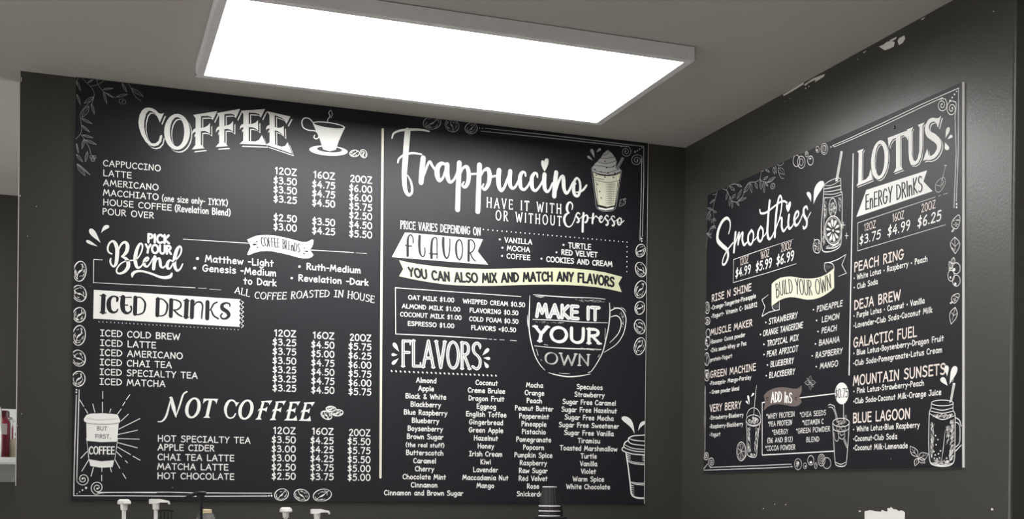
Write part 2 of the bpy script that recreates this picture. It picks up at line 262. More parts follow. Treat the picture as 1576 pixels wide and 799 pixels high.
            s.strip([(x0, y0, w * .8), (x0 + dx * .78, y0 + dy * .78, w * .5)], o[2], o[1])
        elif k == 'B':       # coffee bean: outline, seam and shading strokes
            cx, cy, ax, ay, bx, by, w, kind = o[3]; ink = o[2]; rnd = random.Random(cx * 7 + cy)
            f = lambda p, q, ww: (cx + ax * p + bx * q, cy + ay * p + by * q, ww)
            s.strip([f(math.cos(R(t)), math.sin(R(t)), w * (1 + .25 * math.sin(R(t * 2)))) for t in range(0, 360, 15)], ink, 1, True)
            sm = ([(-.75, .55), (-.35, .2), (0, .08), (.3, -.15), (.75, -.5)], [(-.6, -.6), (-.3, -.1), (0, .05), (.25, .2), (.6, .65)], [(-.3, .8), (-.25, .3), (0, 0), (.3, -.2), (.25, -.75)])[kind]
            s.strip(catmull([f(p, q, w * (2.2 if i == 2 else .8)) for i, (p, q) in enumerate(sm)], 0, 12), ink, 1)
            s.strip([f(.8 * math.cos(R(t)), .8 * math.sin(R(t)), w * .7) for t in (100, 120, 140, 160, 180)], ink, 1)
            for _ in range(12):
                t = rnd.uniform(-180, 180); r0 = rnd.uniform(.5, .78)
                s.strip([f(r0 * math.cos(R(t + e)), r0 * math.sin(R(t + e)), w * .55) for e in (0, 13, 26)], ink, 1)
        elif k == 'W':       # scroll curl
            cx, cy, ax, ay, bx, by, w, a0, tn, cw = o[3]; pts = [(o[4][i], o[4][i + 1], w) for i in range(0, len(o[4]), 2)]; n = int(1.4 * tn)
            for i in range(n + 1):
                t = i / n; a = R(a0) + cw * 2 * math.pi * tn / 10 * t; r = 1 - t * .86
                pts.append((cx + r * (ax * math.cos(a) + bx * math.sin(a)), cy + r * (ay * math.cos(a) + by * math.sin(a)), w))
            s.strip(catmull(pts, 0, 14), o[2], o[1]); p = pts[-1]; s.face([(p[0] + w * 1.4 * math.cos(R(e)), p[1] + w * 1.4 * math.sin(R(e))) for e in range(0, 360, 36)], o[2], o[1])
        elif k == 'H':       # hatching inside an outline
            _, layer, ink, n, seed, jit, (lx, ly, w), pl = o; pg = [(pl[i], pl[i + 1]) for i in range(0, len(pl), 2)]; rnd = random.Random(seed); c = 0
            def inside(x, y):
                r = False
                for i in range(len(pg)):
                    (x1, y1), (x2, y2) = pg[i], pg[i - 1]
                    if (y1 > y) != (y2 > y) and x < (x2 - x1) * (y - y1) / (y2 - y1) + x1: r = not r
                return r
            xs = [p[0] for p in pg]; ys = [p[1] for p in pg]
            for _ in range(n * 8):
                if c >= n: break
                x, y = rnd.uniform(min(xs), max(xs)), rnd.uniform(min(ys), max(ys)); a = R(rnd.uniform(-jit, jit)); g = rnd.uniform(.5, 1.2)
                x2, y2 = x + g * (lx * math.cos(a) - ly * math.sin(a)), y + g * (lx * math.sin(a) + ly * math.cos(a))
                if inside(x, y) and inside(x2, y2): s.strip([(x, y, w * rnd.uniform(.5, 1.1)), (x2, y2, w * rnd.uniform(.4, .9))], ink, layer); c += 1
        elif k == 'T': s.text(*o[1:])
    def text(s, layer, ink, font, txt, wt, thin, slant, serif, bot, top, gap=8):
        B = [(bot[i], bot[i + 1]) for i in range(0, len(bot), 2)]; T = [(top[i], top[i + 1]) for i in range(0, len(top), 2)]
        if len(B) > 2: B = catmull(B, 0, 30)
        if len(T) > 2: T = catmull(T, 0, 30)
        def along(P, t):
            ls = [math.dist(a, b) for a, b in zip(P, P[1:])]; d = t * sum(ls)
            for i, l in enumerate(ls):
                if d <= l or i == len(ls) - 1: k = d / l; return (P[i][0] + (P[i + 1][0] - P[i][0]) * k, P[i][1] + (P[i + 1][1] - P[i][1]) * k)
                d -= l
        tot = sum(GLYPHS[c][0] + gap for c in txt) - gap
        blen = sum(math.dist(a, b) for a, b in zip(B, B[1:])); hh = math.dist(B[0], T[0]); xs = blen / tot  # board units per glyph unit
        def pt(x, y, w):
            x = x + slant * y * hh / 100 / xs; b = along(B, x / tot); c = along(T, x / tot)
            return (b[0] + (c[0] - b[0]) * y / 100, b[1] + (c[1] - b[1]) * y / 100, w)
        x0 = 0; nib = thin if thin < 1 else None; dens = 6 if wt < 12 else 12
        for ch in txt:
            wdt, strokes = GLYPHS[ch]
            for kd, d in strokes:
                p = [(d[i], d[i + 1]) for i in range(0, len(d), 2)]
                q = [pt(x0 + a, b, wt) for a, b in p]
                if kd == '.':
                    c = q[0]; rr = wt * (.95 if ch == '•' else .62); s.face([(c[0] + rr * math.cos(R(e)), c[1] + rr * math.sin(R(e))) for e in range(0, 360, 45)], ink, layer)
                elif kd == 'l':
                    for a, b in zip(q, q[1:]): s.strip([a, b], ink, layer, nib=nib)
                    if serif:
                        for (e, o2) in ((p[0], p[1]), (p[-1], p[-2])):
                            if abs(e[0] - o2[0]) < abs(e[1] - o2[1]) * .75 and (e[1] < 6 or e[1] > 94):
                                sw = 9; s.strip([pt(x0 + e[0] - sw, e[1], wt * .5), pt(x0 + e[0] + sw, e[1], wt * .5)], ink, layer)
                            elif abs(e[1] - o2[1]) < 8 and ch in 'EFLTZ' and e[1] > 90 or (abs(e[1] - o2[1]) < 8 and ch in 'EL' and e[1] < 10 and e[0] > 30):
                                sg = -1 if e[1] > 50 else 1; s.strip([pt(x0 + e[0], e[1], wt * .5), pt(x0 + e[0], e[1] + sg * 14, wt * .4)], ink, layer)
                else:
                    s.strip(catmull(q, kd == 'o', dens), ink, layer, kd == 'o', nib=nib)
                    if serif and kd == 'c' and ch in 'CGS' : s.strip([pt(x0 + p[0][0], p[0][1] + 8, wt * .5), pt(x0 + p[0][0], p[0][1] - 8, wt * .5)], ink, layer)
            x0 += wdt + gap
def print_art(root, parts, w, h):
    for name, label, ops in parts:
        a = Art()
        for o in ops: a.op(o)
        me = bpy.data.meshes.new(name); me.from_pydata(a.v, [], a.f)
        for m in a.mats: me.materials.append(m)
        me.polygons.foreach_set('material_index', a.m); me.update()
        bm = NB(); bm.from_mesh(me)
        if min(v.co.x for v in bm.verts) < .001 or max(v.co.x for v in bm.verts) > w - .001 or min(v.co.z for v in bm.verts) < .001 or max(v.co.z for v in bm.verts) > h - .001:
            for co, no in (((.0015, 0, 0), (-1, 0, 0)), ((w - .0015, 0, 0), (1, 0, 0)), ((0, 0, .0015), (0, 0, -1)), ((0, 0, h - .0005), (0, 0, 1))):
                bmesh.ops.bisect_plane(bm, geom=bm.verts[:] + bm.edges[:] + bm.faces[:], plane_co=co, plane_no=no, clear_outer=True)
        for f in bm.faces:
            f.normal_update()
            if f.normal.y > 0: f.normal_flip()
        bm.to_mesh(me); bm.free()
        link(name, me, root, label=label)
def board(name, label, loc, rz, quad, parts, screws, w, h):
    t = thing(name, label, 'menu board', loc, rz)
    def slab(nm, q, y0, y1, m):
        bm = NB(); a = [bm.verts.new((x, y0, z)) for x, z in q]; b = [bm.verts.new((x, y1, z)) for x, z in q]
        bm.faces.new(a); bm.faces.new(b[::-1])
        for i in range(4): bm.faces.new((a[i], b[i], b[(i + 1) % 4], a[(i + 1) % 4]))
        return obj(nm, bm, m, t)
    slab('board_core', quad, 0, -BT + .0004, M['core'])
    q = [quad[0], (quad[1][0] - .0016, quad[1][1]), (quad[2][0] - .0016, quad[2][1]), quad[3]]
    slab('print_sheet', q, -BT + .0004, -BT, M['sheet'])
    print_art(t, parts, w, h)
    for x, z in screws:
        bm = NB(); lathe(bm, [(.0042, 0), (.0042, .0012), (.0022, .0026)], 12)
        s = obj('screw', bm, M['screw'], t); s.location = (x, -BT, z); s.rotation_euler = (R(90), 0, 0)
    return t
LEFT_ART = [
["leaf_garland","thin grey leafy twigs printed in the top left corner",[
["S",1,"f",0,1,[66,5989,4,131,5934,4,206,5865,4,247,5795,4,248,5727,4,223,5636,4,208,5605,4]],
["S",1,"f",0,1,[248,5717,4,153,5598,4,84,5502,4,66,5422,4,86,5307,4,83,5209,4,50,5151,4,10,5103,4]],
["S",1,"f",0,1,[391,5986,4,298,5909,4,206,5877,4]],
["S",1,"f",0,1,[279,5976,4,308,5901,4,374,5820,4,467,5772,4,543,5752,4]],
["S",1,"f",0,1,[80,5179,4,149,5079,4,196,4986,4,215,4909,4]],
["S",1,"f",0,1,[710,5969,4,748,5914,4,806,5802,4,892,5743,4]],
["S",1,"f",0,1,[39,5976,4,12,5904,4,21,5866,4]],
["L",1,"f",[17,5924,68,5794,-14,-7,4]],
["L",1,"f",[19,5739,70,5598,-12,-6,4]],
["L",1,"f",[248,5727,116,5623,-13,20,4]],
["L",1,"f",[217,5625,256,5483,-14,-6,4]],
["L",1,"f",[181,5592,90,5415,-27,14,4]],
["L",1,"f",[81,5404,226,5346,-6,-15,4]],
["L",1,"f",[91,5307,197,5221,-8,-11,4]],
["L",1,"f",[102,5172,241,5147,-3,-14,4]],
["L",1,"f",[139,5107,292,5055,-6,-15,4]],
["L",1,"f",[124,5115,94,4975,-16,2,4]],
["L",1,"f",[169,4944,142,4794,-16,2,4]],
["L",1,"f",[22,4890,106,4791,-13,-12,4]],
["L",1,"f",[32,4754,141,4598,-20,-16,4]],
["L",1,"f",[36,4758,209,4615,-6,-8,4]],
["L",1,"f",[364,5849,507,5882,1,-12,4]],
["L",1,"f",[374,5820,422,5649,-13,-5,4]],
["L",1,"f",[411,5805,505,5747,-5,-9,4]],
["L",1,"f",[552,5763,702,5820,4,-17,4]],
["L",1,"f",[625,5969,692,5848,-13,-9,4]],
["L",1,"f",[748,5914,916,5815,-13,-21,4]],
["L",1,"f",[298,5968,260,6003,6,8,4]],
["L",1,"f",[20,5046,49,4912,-9,-3,4]],
["L",1,"f",[168,5923,233,5970,5,-8,4]],
["O",1,"f",[240,4857,26,3,0,-27,4,0,360]],
["O",1,"f",[225,4875,26,3,0,-24,4,0,360]],
["O",1,"f",[262,4875,22,2,0,-24,4,0,360]],
["O",1,"f",[244,4834,26,3,0,-24,4,0,360]],
["O",1,"f",[633,5707,45,5,0,-39,2,0,360]],
["O",1,"f",[614,5711,26,3,0,-28,2,0,360]],
["O",1,"f",[656,5702,26,3,0,-28,2,0,360]]]],
["coffee_heading","large arched serif word COFFEE with drop outline",[
["P",1,"w",0,[[1026,5624,1069,5623,1119,5601,1163,5561,1198,5554,1237,5569,1182,5429,1160,5482,1120,5545,1070,5579,1027,5579,992,5531,968,5427,965,5338,984,5239,1024,5154,1074,5114,1124,5120,1167,5158,1187,5238,1212,5252,1219,5231,1202,5150,1160,5095,1103,5073,1046,5083,989,5128,931,5222,898,5319,886,5396,899,5498,934,5574,977,5613]]],
["P",2,"d",0,[[1015,5637,1057,5637,1108,5614,1151,5574,1186,5567,1225,5583,1170,5442,1148,5495,1108,5558,1058,5592,1015,5593,980,5544,956,5441,953,5351,972,5252,1012,5167,1063,5128,1112,5133,1155,5171,1175,5252,1200,5266,1207,5244,1190,5163,1148,5109,1091,5086,1034,5097,977,5141,919,5235,886,5332,874,5409,888,5511,923,5588,965,5626]]],
["P",3,"w",0,[[994,5661,1037,5660,1087,5638,1130,5598,1166,5591,1205,5606,1149,5465,1127,5519,1087,5582,1037,5615,994,5616,959,5567,935,5464,933,5375,951,5276,992,5191,1042,5151,1092,5157,1134,5195,1155,5275,1179,5289,1187,5268,1170,5187,1128,5132,1071,5110,1014,5120,956,5165,898,5259,865,5356,854,5433,867,5535,902,5611,944,5650]]],
["P",1,"w",0,[[1605,5337,1600,5395,1586,5449,1564,5497,1535,5535,1500,5562,1462,5577,1422,5579,1382,5568,1344,5545,1310,5510,1282,5465,1261,5413,1248,5357,1244,5298,1249,5241,1263,5187,1285,5140,1314,5102,1348,5074,1387,5059,1427,5057,1467,5067,1505,5091,1539,5125,1567,5170,1588,5222,1601,5279],[1525,5329,1522,5376,1514,5421,1502,5460,1486,5492,1466,5516,1445,5529,1422,5532,1400,5524,1378,5506,1360,5478,1344,5443,1332,5401,1325,5355,1323,5307,1326,5260,1334,5215,1347,5176,1363,5144,1382,5120,1404,5107,1426,5104,1449,5111,1470,5129,1489,5157,1505,5193,1516,5235,1523,5281]]],
["P",2,"d",0,[[1593,5351,1588,5409,1574,5463,1552,5510,1523,5548,1488,5576,1450,5591,1410,5593,1370,5582,1332,5558,1298,5523,1270,5479,1249,5427,1236,5370,1232,5312,1237,5254,1251,5201,1273,5154,1302,5115,1336,5088,1375,5072,1415,5070,1455,5081,1493,5104,1527,5139,1555,5183,1576,5235,1589,5292],[1513,5342,1510,5390,1502,5434,1490,5474,1474,5506,1454,5529,1433,5543,1410,5546,1388,5538,1367,5519,1348,5492,1332,5456,1320,5414,1313,5368,1311,5320,1314,5273,1322,5229,1335,5189,1351,5157,1370,5134,1392,5120,1414,5117,1437,5125,1458,5143,1477,5170,1493,5206,1504,5248,1511,5294]]],
["P",3,"w",0,[[1572,5375,1567,5432,1553,5486,1531,5534,1502,5572,1467,5599,1429,5614,1389,5616,1349,5605,1311,5582,1277,5547,1249,5502,1228,5451,1215,5394,1211,5336,1216,5278,1230,5225,1252,5177,1281,5139,1316,5112,1354,5096,1394,5094,1434,5104,1472,5128,1506,5163,1534,5207,1555,5259,1568,5316],[1493,5366,1490,5414,1482,5458,1469,5497,1453,5530,1433,5553,1412,5567,1389,5569,1367,5562,1346,5543,1327,5516,1311,5480,1300,5438,1292,5392,1290,5344,1293,5297,1301,5252,1314,5213,1330,5181,1350,5157,1371,5144,1394,5141,1416,5149,1437,5167,1456,5194,1472,5230,1483,5272,1490,5318]]],
["P",1,"w",0,[[1649,5588,1990,5683,1927,5541,1905,5588,1855,5599,1759,5585,1759,5410,1813,5425,1856,5454,1888,5497,1889,5342,1849,5365,1806,5372,1760,5363,1760,5167,1814,5121,1634,5082,1684,5153,1684,5349,1656,5333,1634,5298,1641,5350,1663,5385,1684,5395,1684,5544]]],
["P",2,"d",0,[[1637,5602,1978,5696,1915,5554,1893,5602,1843,5612,1747,5598,1747,5423,1801,5439,1844,5468,1876,5510,1877,5355,1837,5379,1794,5386,1748,5377,1748,5181,1802,5134,1622,5096,1672,5167,1672,5362,1644,5346,1622,5311,1629,5364,1651,5399,1672,5408,1672,5557]]],
["P",3,"w",0,[[1616,5626,1957,5720,1894,5578,1872,5626,1822,5636,1726,5622,1726,5447,1780,5463,1823,5492,1855,5534,1856,5379,1816,5403,1773,5410,1727,5401,1727,5205,1781,5158,1601,5120,1651,5191,1651,5386,1623,5370,1601,5335,1608,5388,1630,5423,1651,5432,1651,5581]]],
["P",1,"w",0,[[1985,5652,2321,5754,2258,5608,2237,5656,2188,5666,2094,5651,2094,5476,2147,5491,2188,5520,2220,5563,2220,5406,2182,5430,2140,5438,2094,5430,2095,5234,2148,5185,1973,5155,2022,5223,2021,5416,1993,5401,1972,5366,1979,5418,2000,5452,2021,5462,2020,5609]]],
["P",2,"d",0,[[1973,5666,2309,5768,2246,5621,2225,5670,2176,5680,2082,5664,2082,5489,2135,5505,2176,5534,2208,5577,2208,5419,2170,5444,2128,5452,2082,5443,2083,5248,2135,5199,1961,5168,2010,5236,2009,5429,1981,5414,1960,5380,1967,5432,1988,5466,2009,5475,2008,5623]]],
["P",3,"w",0,[[1952,5690,2288,5792,2225,5646,2204,5694,2155,5704,2060,5688,2061,5514,2113,5529,2155,5558,2187,5601,2187,5444,2149,5468,2107,5476,2061,5467,2062,5272,2114,5223,1940,5192,1989,5260,1988,5454,1960,5438,1939,5404,1946,5456,1967,5490,1988,5499,1987,5647]]],
["P",1,"w",0,[[2331,5726,2684,5792,2622,5656,2598,5705,2546,5720,2446,5714,2447,5542,2504,5552,2549,5577,2582,5616,2585,5463,2543,5490,2497,5501,2448,5497,2450,5290,2546,5296,2600,5326,2640,5400,2702,5261,2314,5235,2369,5289,2368,5489,2338,5477,2315,5445,2323,5495,2346,5527,2368,5535,2368,5680]]],
["P",2,"d",0,[[2319,5740,2672,5805,2610,5670,2586,5718,2534,5733,2434,5727,2435,5556,2492,5566,2536,5591,2569,5630,2573,5476,2530,5503,2485,5515,2436,5510,2438,5303,2534,5310,2588,5339,2628,5414,2690,5274,2302,5249,2356,5303,2356,5503,2326,5490,2303,5459,2311,5509,2334,5541,2356,5548,2356,5694]]],
["P",3,"w",0,[[2298,5764,2651,5830,2588,5694,2565,5743,2512,5757,2412,5752,2414,5580,2470,5590,2515,5615,2548,5654,2552,5501,2509,5528,2464,5539,2414,5535,2416,5328,2513,5334,2566,5364,2607,5438,2669,5299,2281,5273,2335,5327,2335,5527,2305,5515,2282,5483,2290,5533,2312,5565,2335,5573,2335,5718]]],
["P",1,"w",0,[[2712,5764,3059,5722,2999,5603,2975,5660,2923,5691,2825,5716,2829,5539,2885,5532,2928,5544,2960,5574,2966,5416,2924,5456,2879,5482,2830,5492,2835,5279,2931,5257,2983,5271,3022,5335,3085,5174,2703,5263,2755,5302,2752,5509,2722,5505,2700,5479,2707,5529,2729,5555,2751,5556,2749,5705]]],
["P",2,"d",0,[[2700,5778,3047,5736,2987,5616,2963,5674,2911,5705,2813,5730,2817,5553,2872,5546,2916,5558,2948,5588,2954,5430,2912,5470,2867,5496,2818,5506,2823,5293,2918,5271,2971,5285,3009,5349,3073,5188,2690,5277,2743,5316,2740,5523,2710,5519,2688,5493,2695,5543,2717,5569,2739,5569,2737,5719]]],
["P",3,"w",0,[[2678,5802,3025,5760,2966,5641,2942,5698,2890,5729,2791,5754,2796,5577,2851,5571,2895,5582,2927,5612,2933,5454,2890,5495,2845,5520,2797,5530,2802,5317,2897,5295,2949,5309,2988,5374,3052,5212,2669,5302,2722,5341,2718,5547,2689,5543,2667,5517,2674,5567,2696,5593,2718,5594,2715,5744]]]]],
["cup_drawing","white cup and saucer drawing with steam and two beans",[
["D",1,"w",[3606,5311,293,10,-5,-77]],
["D",2,"d",[3621,5330,190,6,-3,-44]],
["P",3,"w",0,[[3360,5700,3405,5602,3459,5496,3496,5391,3520,5320,3621,5301,3716,5334,3754,5456,3792,5549,3853,5686]]],
["D",3,"w",[3605,5694,247,-7,-6,-47]],
["D",4,"d",[3605,5691,224,-7,-4,-33]],
["S",1,"w",0,1,[3368,5707,15,3306,5761,18,3233,5759,18,3198,5697,18,3222,5617,18,3308,5586,18,3396,5586,18,3441,5553,18,3453,5501,18,3418,5468,18,3382,5488,18,3394,5524,12]],
["S",1,"w",0,1,[3635,5934,6,3603,5883,12,3622,5832,12,3587,5775,12,3596,5711,6]],
["S",1,"w",0,1,[3639,5922,6,3657,5871,9,3640,5810,6]]]],
["coffee_bean_drawing",None,[
["B",1,"w",[4004,5310,74,18,8,-49,10,0]]]],
["coffee_bean_drawing",None,[
["B",1,"w",[4143,5319,48,22,23,-59,10,2]]]],
["price_column","hot coffee prices under 12OZ",[
["T",1,"w","hand","12OZ",16,1.0,0.0,0,[2800,4885,3131,4885],[2800,4981,3131,4981],8],
["T",1,"w","hand","$3.50",16,1.0,0.0,0,[2784,4741,3132,4741],[2784,4837,3132,4837],8],
["T",1,"w","hand","$3.50",16,1.0,0.0,0,[2785,4605,3134,4605],[2785,4701,3134,4701],8],
["T",1,"w","hand","$3.25",16,1.0,0.0,0,[2787,4466,3135,4466],[2787,4561,3135,4561],8],
["T",1,"w","hand","$2.50",16,1.0,0.0,0,[2790,4187,3138,4187],[2790,4283,3138,4283],8],
["T",1,"w","hand","$3.00",16,1.0,0.0,0,[2791,4050,3139,4050],[2791,4146,3139,4146],8]]],
["price_column","hot coffee prices under 16OZ",[
["T",1,"w","hand","16OZ",16,1.0,0.0,0,[3377,4882,3709,4882],[3377,4979,3709,4979],8],
["T",1,"w","hand","$4.75",16,1.0,0.0,0,[3361,4737,3711,4737],[3361,4834,3711,4834],8],
["T",1,"w","hand","$4.75",16,1.0,0.0,0,[3362,4599,3712,4599],[3362,4696,3712,4696],8],
["T",1,"w","hand","$4.50",16,1.0,0.0,0,[3364,4461,3713,4461],[3364,4558,3713,4558],8],
["T",1,"w","hand","$3.50",16,1.0,0.0,0,[3367,4179,3716,4179],[3367,4276,3716,4276],8],
["T",1,"w","hand","$4.25",16,1.0,0.0,0,[3368,4041,3718,4041],[3368,4138,3718,4138],8]]],
["price_column","hot coffee prices under 20OZ",[
["T",1,"w","hand","20OZ",16,1.0,0.0,0,[3943,4877,4282,4877],[3943,4975,4282,4975],8],
["T",1,"w","hand","$6.00",16,1.0,0.0,0,[3926,4733,4283,4733],[3926,4831,4283,4831],8],
["T",1,"w","hand","$6.00",16,1.0,0.0,0,[3928,4593,4285,4593],[3928,4691,4285,4691],8],
["T",1,"w","hand","$5.75",16,1.0,0.0,0,[3929,4454,4286,4454],[3929,4552,4286,4552],8],
["T",1,"w","hand","$2.50",16,1.0,0.0,0,[3931,4318,4288,4318],[3931,4416,4288,4416],8],
["T",1,"w","hand","$4.50",16,1.0,0.0,0,[3932,4178,4289,4178],[3932,4276,4289,4276],8],
["T",1,"w","hand","$5.50",16,1.0,0.0,0,[3933,4039,4291,4039],[3933,4137,4291,4137],8]]],
["drink_list","names of the hot coffees in hand lettering",[
["T",1,"w","hand","CAPPUCCINO",13,1.0,0.0,0,[379,4763,1170,4763],[379,4847,1170,4847],8],
["T",1,"w","hand","LATTE",13,1.0,0.0,0,[381,4622,769,4622],[381,4706,769,4706],8],
["T",1,"w","hand","AMERICANO",13,1.0,0.0,0,[382,4484,1143,4484],[382,4568,1143,4568],8],
["T",1,"w","hand","MACCHIATO",13,1.0,0.0,0,[383,4345,1145,4345],[383,4430,1145,4430],8],
["T",1,"w","hand","HOUSE COFFEE",13,1.0,0.0,0,[385,4207,1329,4207],[385,4291,1329,4291],8],
["T",1,"w","hand","POUR OVER",13,1.0,0.0,0,[377,4074,1083,4074],[377,4158,1083,4158],8],
["T",1,"w","hand","(one size only- IYKYK)",12,1.0,0.0,0,[1189,4334,2122,4345],[1189,4423,2122,4434],8],
["T",1,"w","hand","(Revelation Blend)",13,1.0,0.0,0,[1371,4201,2163,4203],[1371,4295,2163,4297],8]]],
["blend_heading","brush lettered words PICK YOUR Blend with underline swash",[
["T",1,"w","hand","P|CK",32,1.0,0.0,0,[997,3724,1300,3729],[997,3842,1300,3847],8],
["T",1,"w","hand","YOUR",30,1.0,0.0,0,[967,3572,1332,3577],[967,3690,1332,3695],8],
["S",1,"w",0,1,[509,3520,21,469,3540,23,454,3597,25,478,3671,25,522,3701,31,557,3672,48,583,3591,54,581,3486,52,570,3391,44,540,3342,29,505,3366,25,490,3417,25,498,3454,19]],
["S",1,"w",0,1,[598,3561,13,622,3636,23,656,3685,31,696,3699,38,723,3654,50,715,3580,50,683,3525,38,643,3491,17]],
["S",1,"w",0,1,[643,3491,17,698,3469,42,734,3414,52,730,3340,50,680,3274,38,616,3246,27,579,3267,23,585,3319,21,630,3385,19,689,3426,17,759,3442,19,819,3451,19]],
["S",1,"w",0,1,[839,3447,17,898,3541,19,926,3627,21,923,3685,25,892,3693,29,857,3622,42,833,3515,52,834,3421,50,860,3351,38,905,3363,23,950,3429,19]],
["S",1,"w",0,1,[945,3418,15,1000,3464,21,1013,3495,23,992,3504,27,960,3461,40,955,3398,42,991,3371,27,1031,3414,19,1075,3501,15]],
["S",1,"w",0,1,[1101,3519,46,1091,3429,49,1084,3346,46]],
["S",1,"w",0,1,[1092,3386,19,1126,3484,21,1160,3502,32,1174,3456,42,1183,3393,36,1214,3371,25,1254,3409,19]],
["S",1,"w",0,1,[1341,3478,19,1305,3486,28,1275,3431,42,1280,3370,36,1316,3373,23,1351,3437,17]],
["S",1,"w",0,1,[1351,3447,15,1417,3526,19,1462,3604,21,1467,3679,23,1441,3696,30,1405,3642,45,1376,3523,51,1377,3417,47,1408,3347,34,1454,3370,23,1490,3447,17]],
["S",1,"w",0,1,[791,3210,17,796,3250,42,835,3287,36,921,3301,29,1042,3278,30,1164,3238,34,1246,3230,44,1317,3254,47,1339,3300,23]]]],
["splash_mark","three white droplets beside the PICK YOUR heading",[
["R",1,"w",[467,3918,363,3803,-20,20,-12,12]],
["R",1,"w",[209,3851,360,3664,-29,-27,0,0]],
["R",1,"w",[163,3681,321,3610,-10,-21,0,0]]]],
["frame_line","thin white rule around the blends",[
["S",1,"w",0,0,[384,3425,8,268,3424,8,267,3094,8,1211,3105,8,1668,3111,8]],
["S",1,"w",0,0,[1714,3109,5,1830,3112,5]],
["S",1,"w",0,0,[1876,3105,4,2039,3104,4]],
["S",1,"w",0,0,[1494,3807,8,2434,3820,9]],
["S",1,"w",0,0,[3356,3789,8,4005,3800,8]],
["S",1,"w",0,0,[4041,3798,5,4208,3799,5]]]],
["blend_banner","small white wavy banner reading COFFEE BLENDS",[
["P",1,"w",0,[[2407,3870,2468,3904,2540,3939,2613,3954,2715,3964,2817,3964,2927,3951,3037,3934,3149,3913,3223,3899,3290,3904,3334,3927,3371,3953,3392,3939,3387,3883,3365,3829,3339,3790,3392,3720,3374,3688,3322,3662,3248,3653,3151,3665,3025,3692,2893,3712,2783,3726,2702,3726,2601,3712,2514,3684,2442,3646,2410,3647,2427,3699,2461,3772,2440,3818]]],
["T",2,"d","hand","COFFEE BLEnDS",16,0.4,0,0,[2622,3787,2716,3795,2819,3791,2885,3789,2951,3777,3039,3764,3113,3751,3187,3738],[2602,3925,2715,3925,2817,3924,2883,3920,2949,3917,3038,3893,3112,3880,3194,3864],8],
["R",2,"d",[2538,3858,2572,3842,-4,-9,0,0]],
["R",2,"d",[2488,3803,2567,3811,0,-13,0,0]],
["R",2,"d",[2549,3760,2580,3781,5,-8,0,0]],
["R",2,"d",[3268,3814,3233,3801,-3,8,0,0]],
["R",2,"d",[3314,3762,3239,3768,2,13,0,0]],
["R",2,"d",[3262,3717,3232,3737,6,8,0,0]]]],
["blend_list","four house blends with bullets",[
["T",1,"w","hand","Matthew -Light",17,1.0,0.0,0,[1805,3502,2799,3502],[1805,3597,2799,3597],8],
["T",1,"w","hand","Genesis -Medium",17,1.0,0.0,0,[1770,3361,2841,3361],[1770,3456,2841,3456],8],
["T",1,"w","hand","to Dark",17,1.0,0.0,0,[2361,3214,2847,3214],[2361,3310,2847,3310],8],
["D",1,"w",[1698,3540,21,2,0,-21]],
["D",1,"w",[1660,3397,21,1,0,-21]],
["T",1,"w","hand","Ruth-Medium",17,1.0,0.0,0,[3289,3493,4120,3493],[3289,3586,4120,3586],8],
["T",1,"w","hand","Revelation -Dark",17,1.0,0.0,0,[3170,3313,4243,3313],[3170,3406,4243,3406],8],
["D",1,"w",[3184,3528,19,1,0,-19]],
["D",1,"w",[3071,3348,18,1,0,-18]]]],
["roast_note","curved serif line ALL COFFEE ROASTED IN HOUSE",[
["T",1,"w","hand","ALL COFFEE ROASTED IN HOUSE",13,0.5,0,1,[2233,3078,2390,3040,2549,3011,2776,3011,3051,3035,3352,3077,3633,3101,3845,3107,4060,3088,4337,3050],[2243,3165,2401,3139,2552,3112,2775,3110,3050,3139,3351,3181,3632,3204,3844,3213,4059,3198,4343,3155],8]]],
["iced_banner","white rectangular banner with a torn right edge reading ICED DRINKS",[
["P",1,"w",0,[[273,2992,2326,2983,2300,2949,2327,2915,2301,2880,2327,2846,2301,2812,2328,2778,2302,2743,2329,2709,2303,2675,2329,2641,2303,2606,2321,2575,269,2583]]],
["S",1,"w",0,0,[2332,2960,9,2367,2940,9,2335,2906,9]],
["S",1,"w",0,0,[2333,2891,9,2368,2871,9,2336,2838,9]],
["S",1,"w",0,0,[2333,2823,9,2369,2802,9,2337,2769,9]],
["S",1,"w",0,0,[2334,2754,9,2370,2734,9,2338,2701,9]],
["S",1,"w",0,0,[2335,2686,9,2370,2665,9,2338,2632,9]],
["S",1,"w",0,0,[2336,2617,9,2371,2597,9,2339,2564,9]],
["Q",1,"w",[348,2543,6,-7,-4,-4,2292,2533,38]],
["S",2,"d",0,0,[404,2917,60,398,2678,60]],
["S",2,"d",0,0,[360,2917,17,439,2917,17]],
["S",2,"d",0,0,[363,2677,20,439,2674,20]],
["S",2,"d",0,1,[588,2850,29,593,2894,37,563,2915,23,519,2909,29,484,2861,52,476,2789,63,491,2718,55,535,2686,35,581,2700,23,600,2735,17]],
["S",2,"d",0,1,[624,2916,14,686,2911,14,780,2917,17]],
["S",2,"d",0,1,[670,2913,64,663,2814,66,674,2728,58,716,2687,38,764,2702,26,787,2742,20,777,2785,29]],
["S",2,"d",0,0,[681,2801,17,732,2801,20]],
["S",2,"d",0,0,[838,2918,55,835,2680,55]],
["S",2,"d",0,1,[818,2916,17,908,2922,20,967,2862,26,973,2797,29,951,2713,23,889,2677,20,820,2676,17]],
["S",2,"d",0,0,[1148,2917,55,1142,2677,55]],
["S",2,"d",0,1,[1124,2915,17,1208,2917,20,1272,2863,26,1281,2801,29,1259,2712,23,1204,2675,20,1126,2676,17]],
["S",2,"d",0,0,[1335,2913,56,1330,2676,56]],
["S",2,"d",0,1,[1311,2915,18,1399,2917,21,1463,2885,23,1468,2826,23,1421,2778,21,1365,2769,18]],
["S",2,"d",0,1,[1372,2769,23,1429,2714,26,1486,2681,21]],
["S",2,"d",0,0,[1552,2918,62,1543,2676,62]],
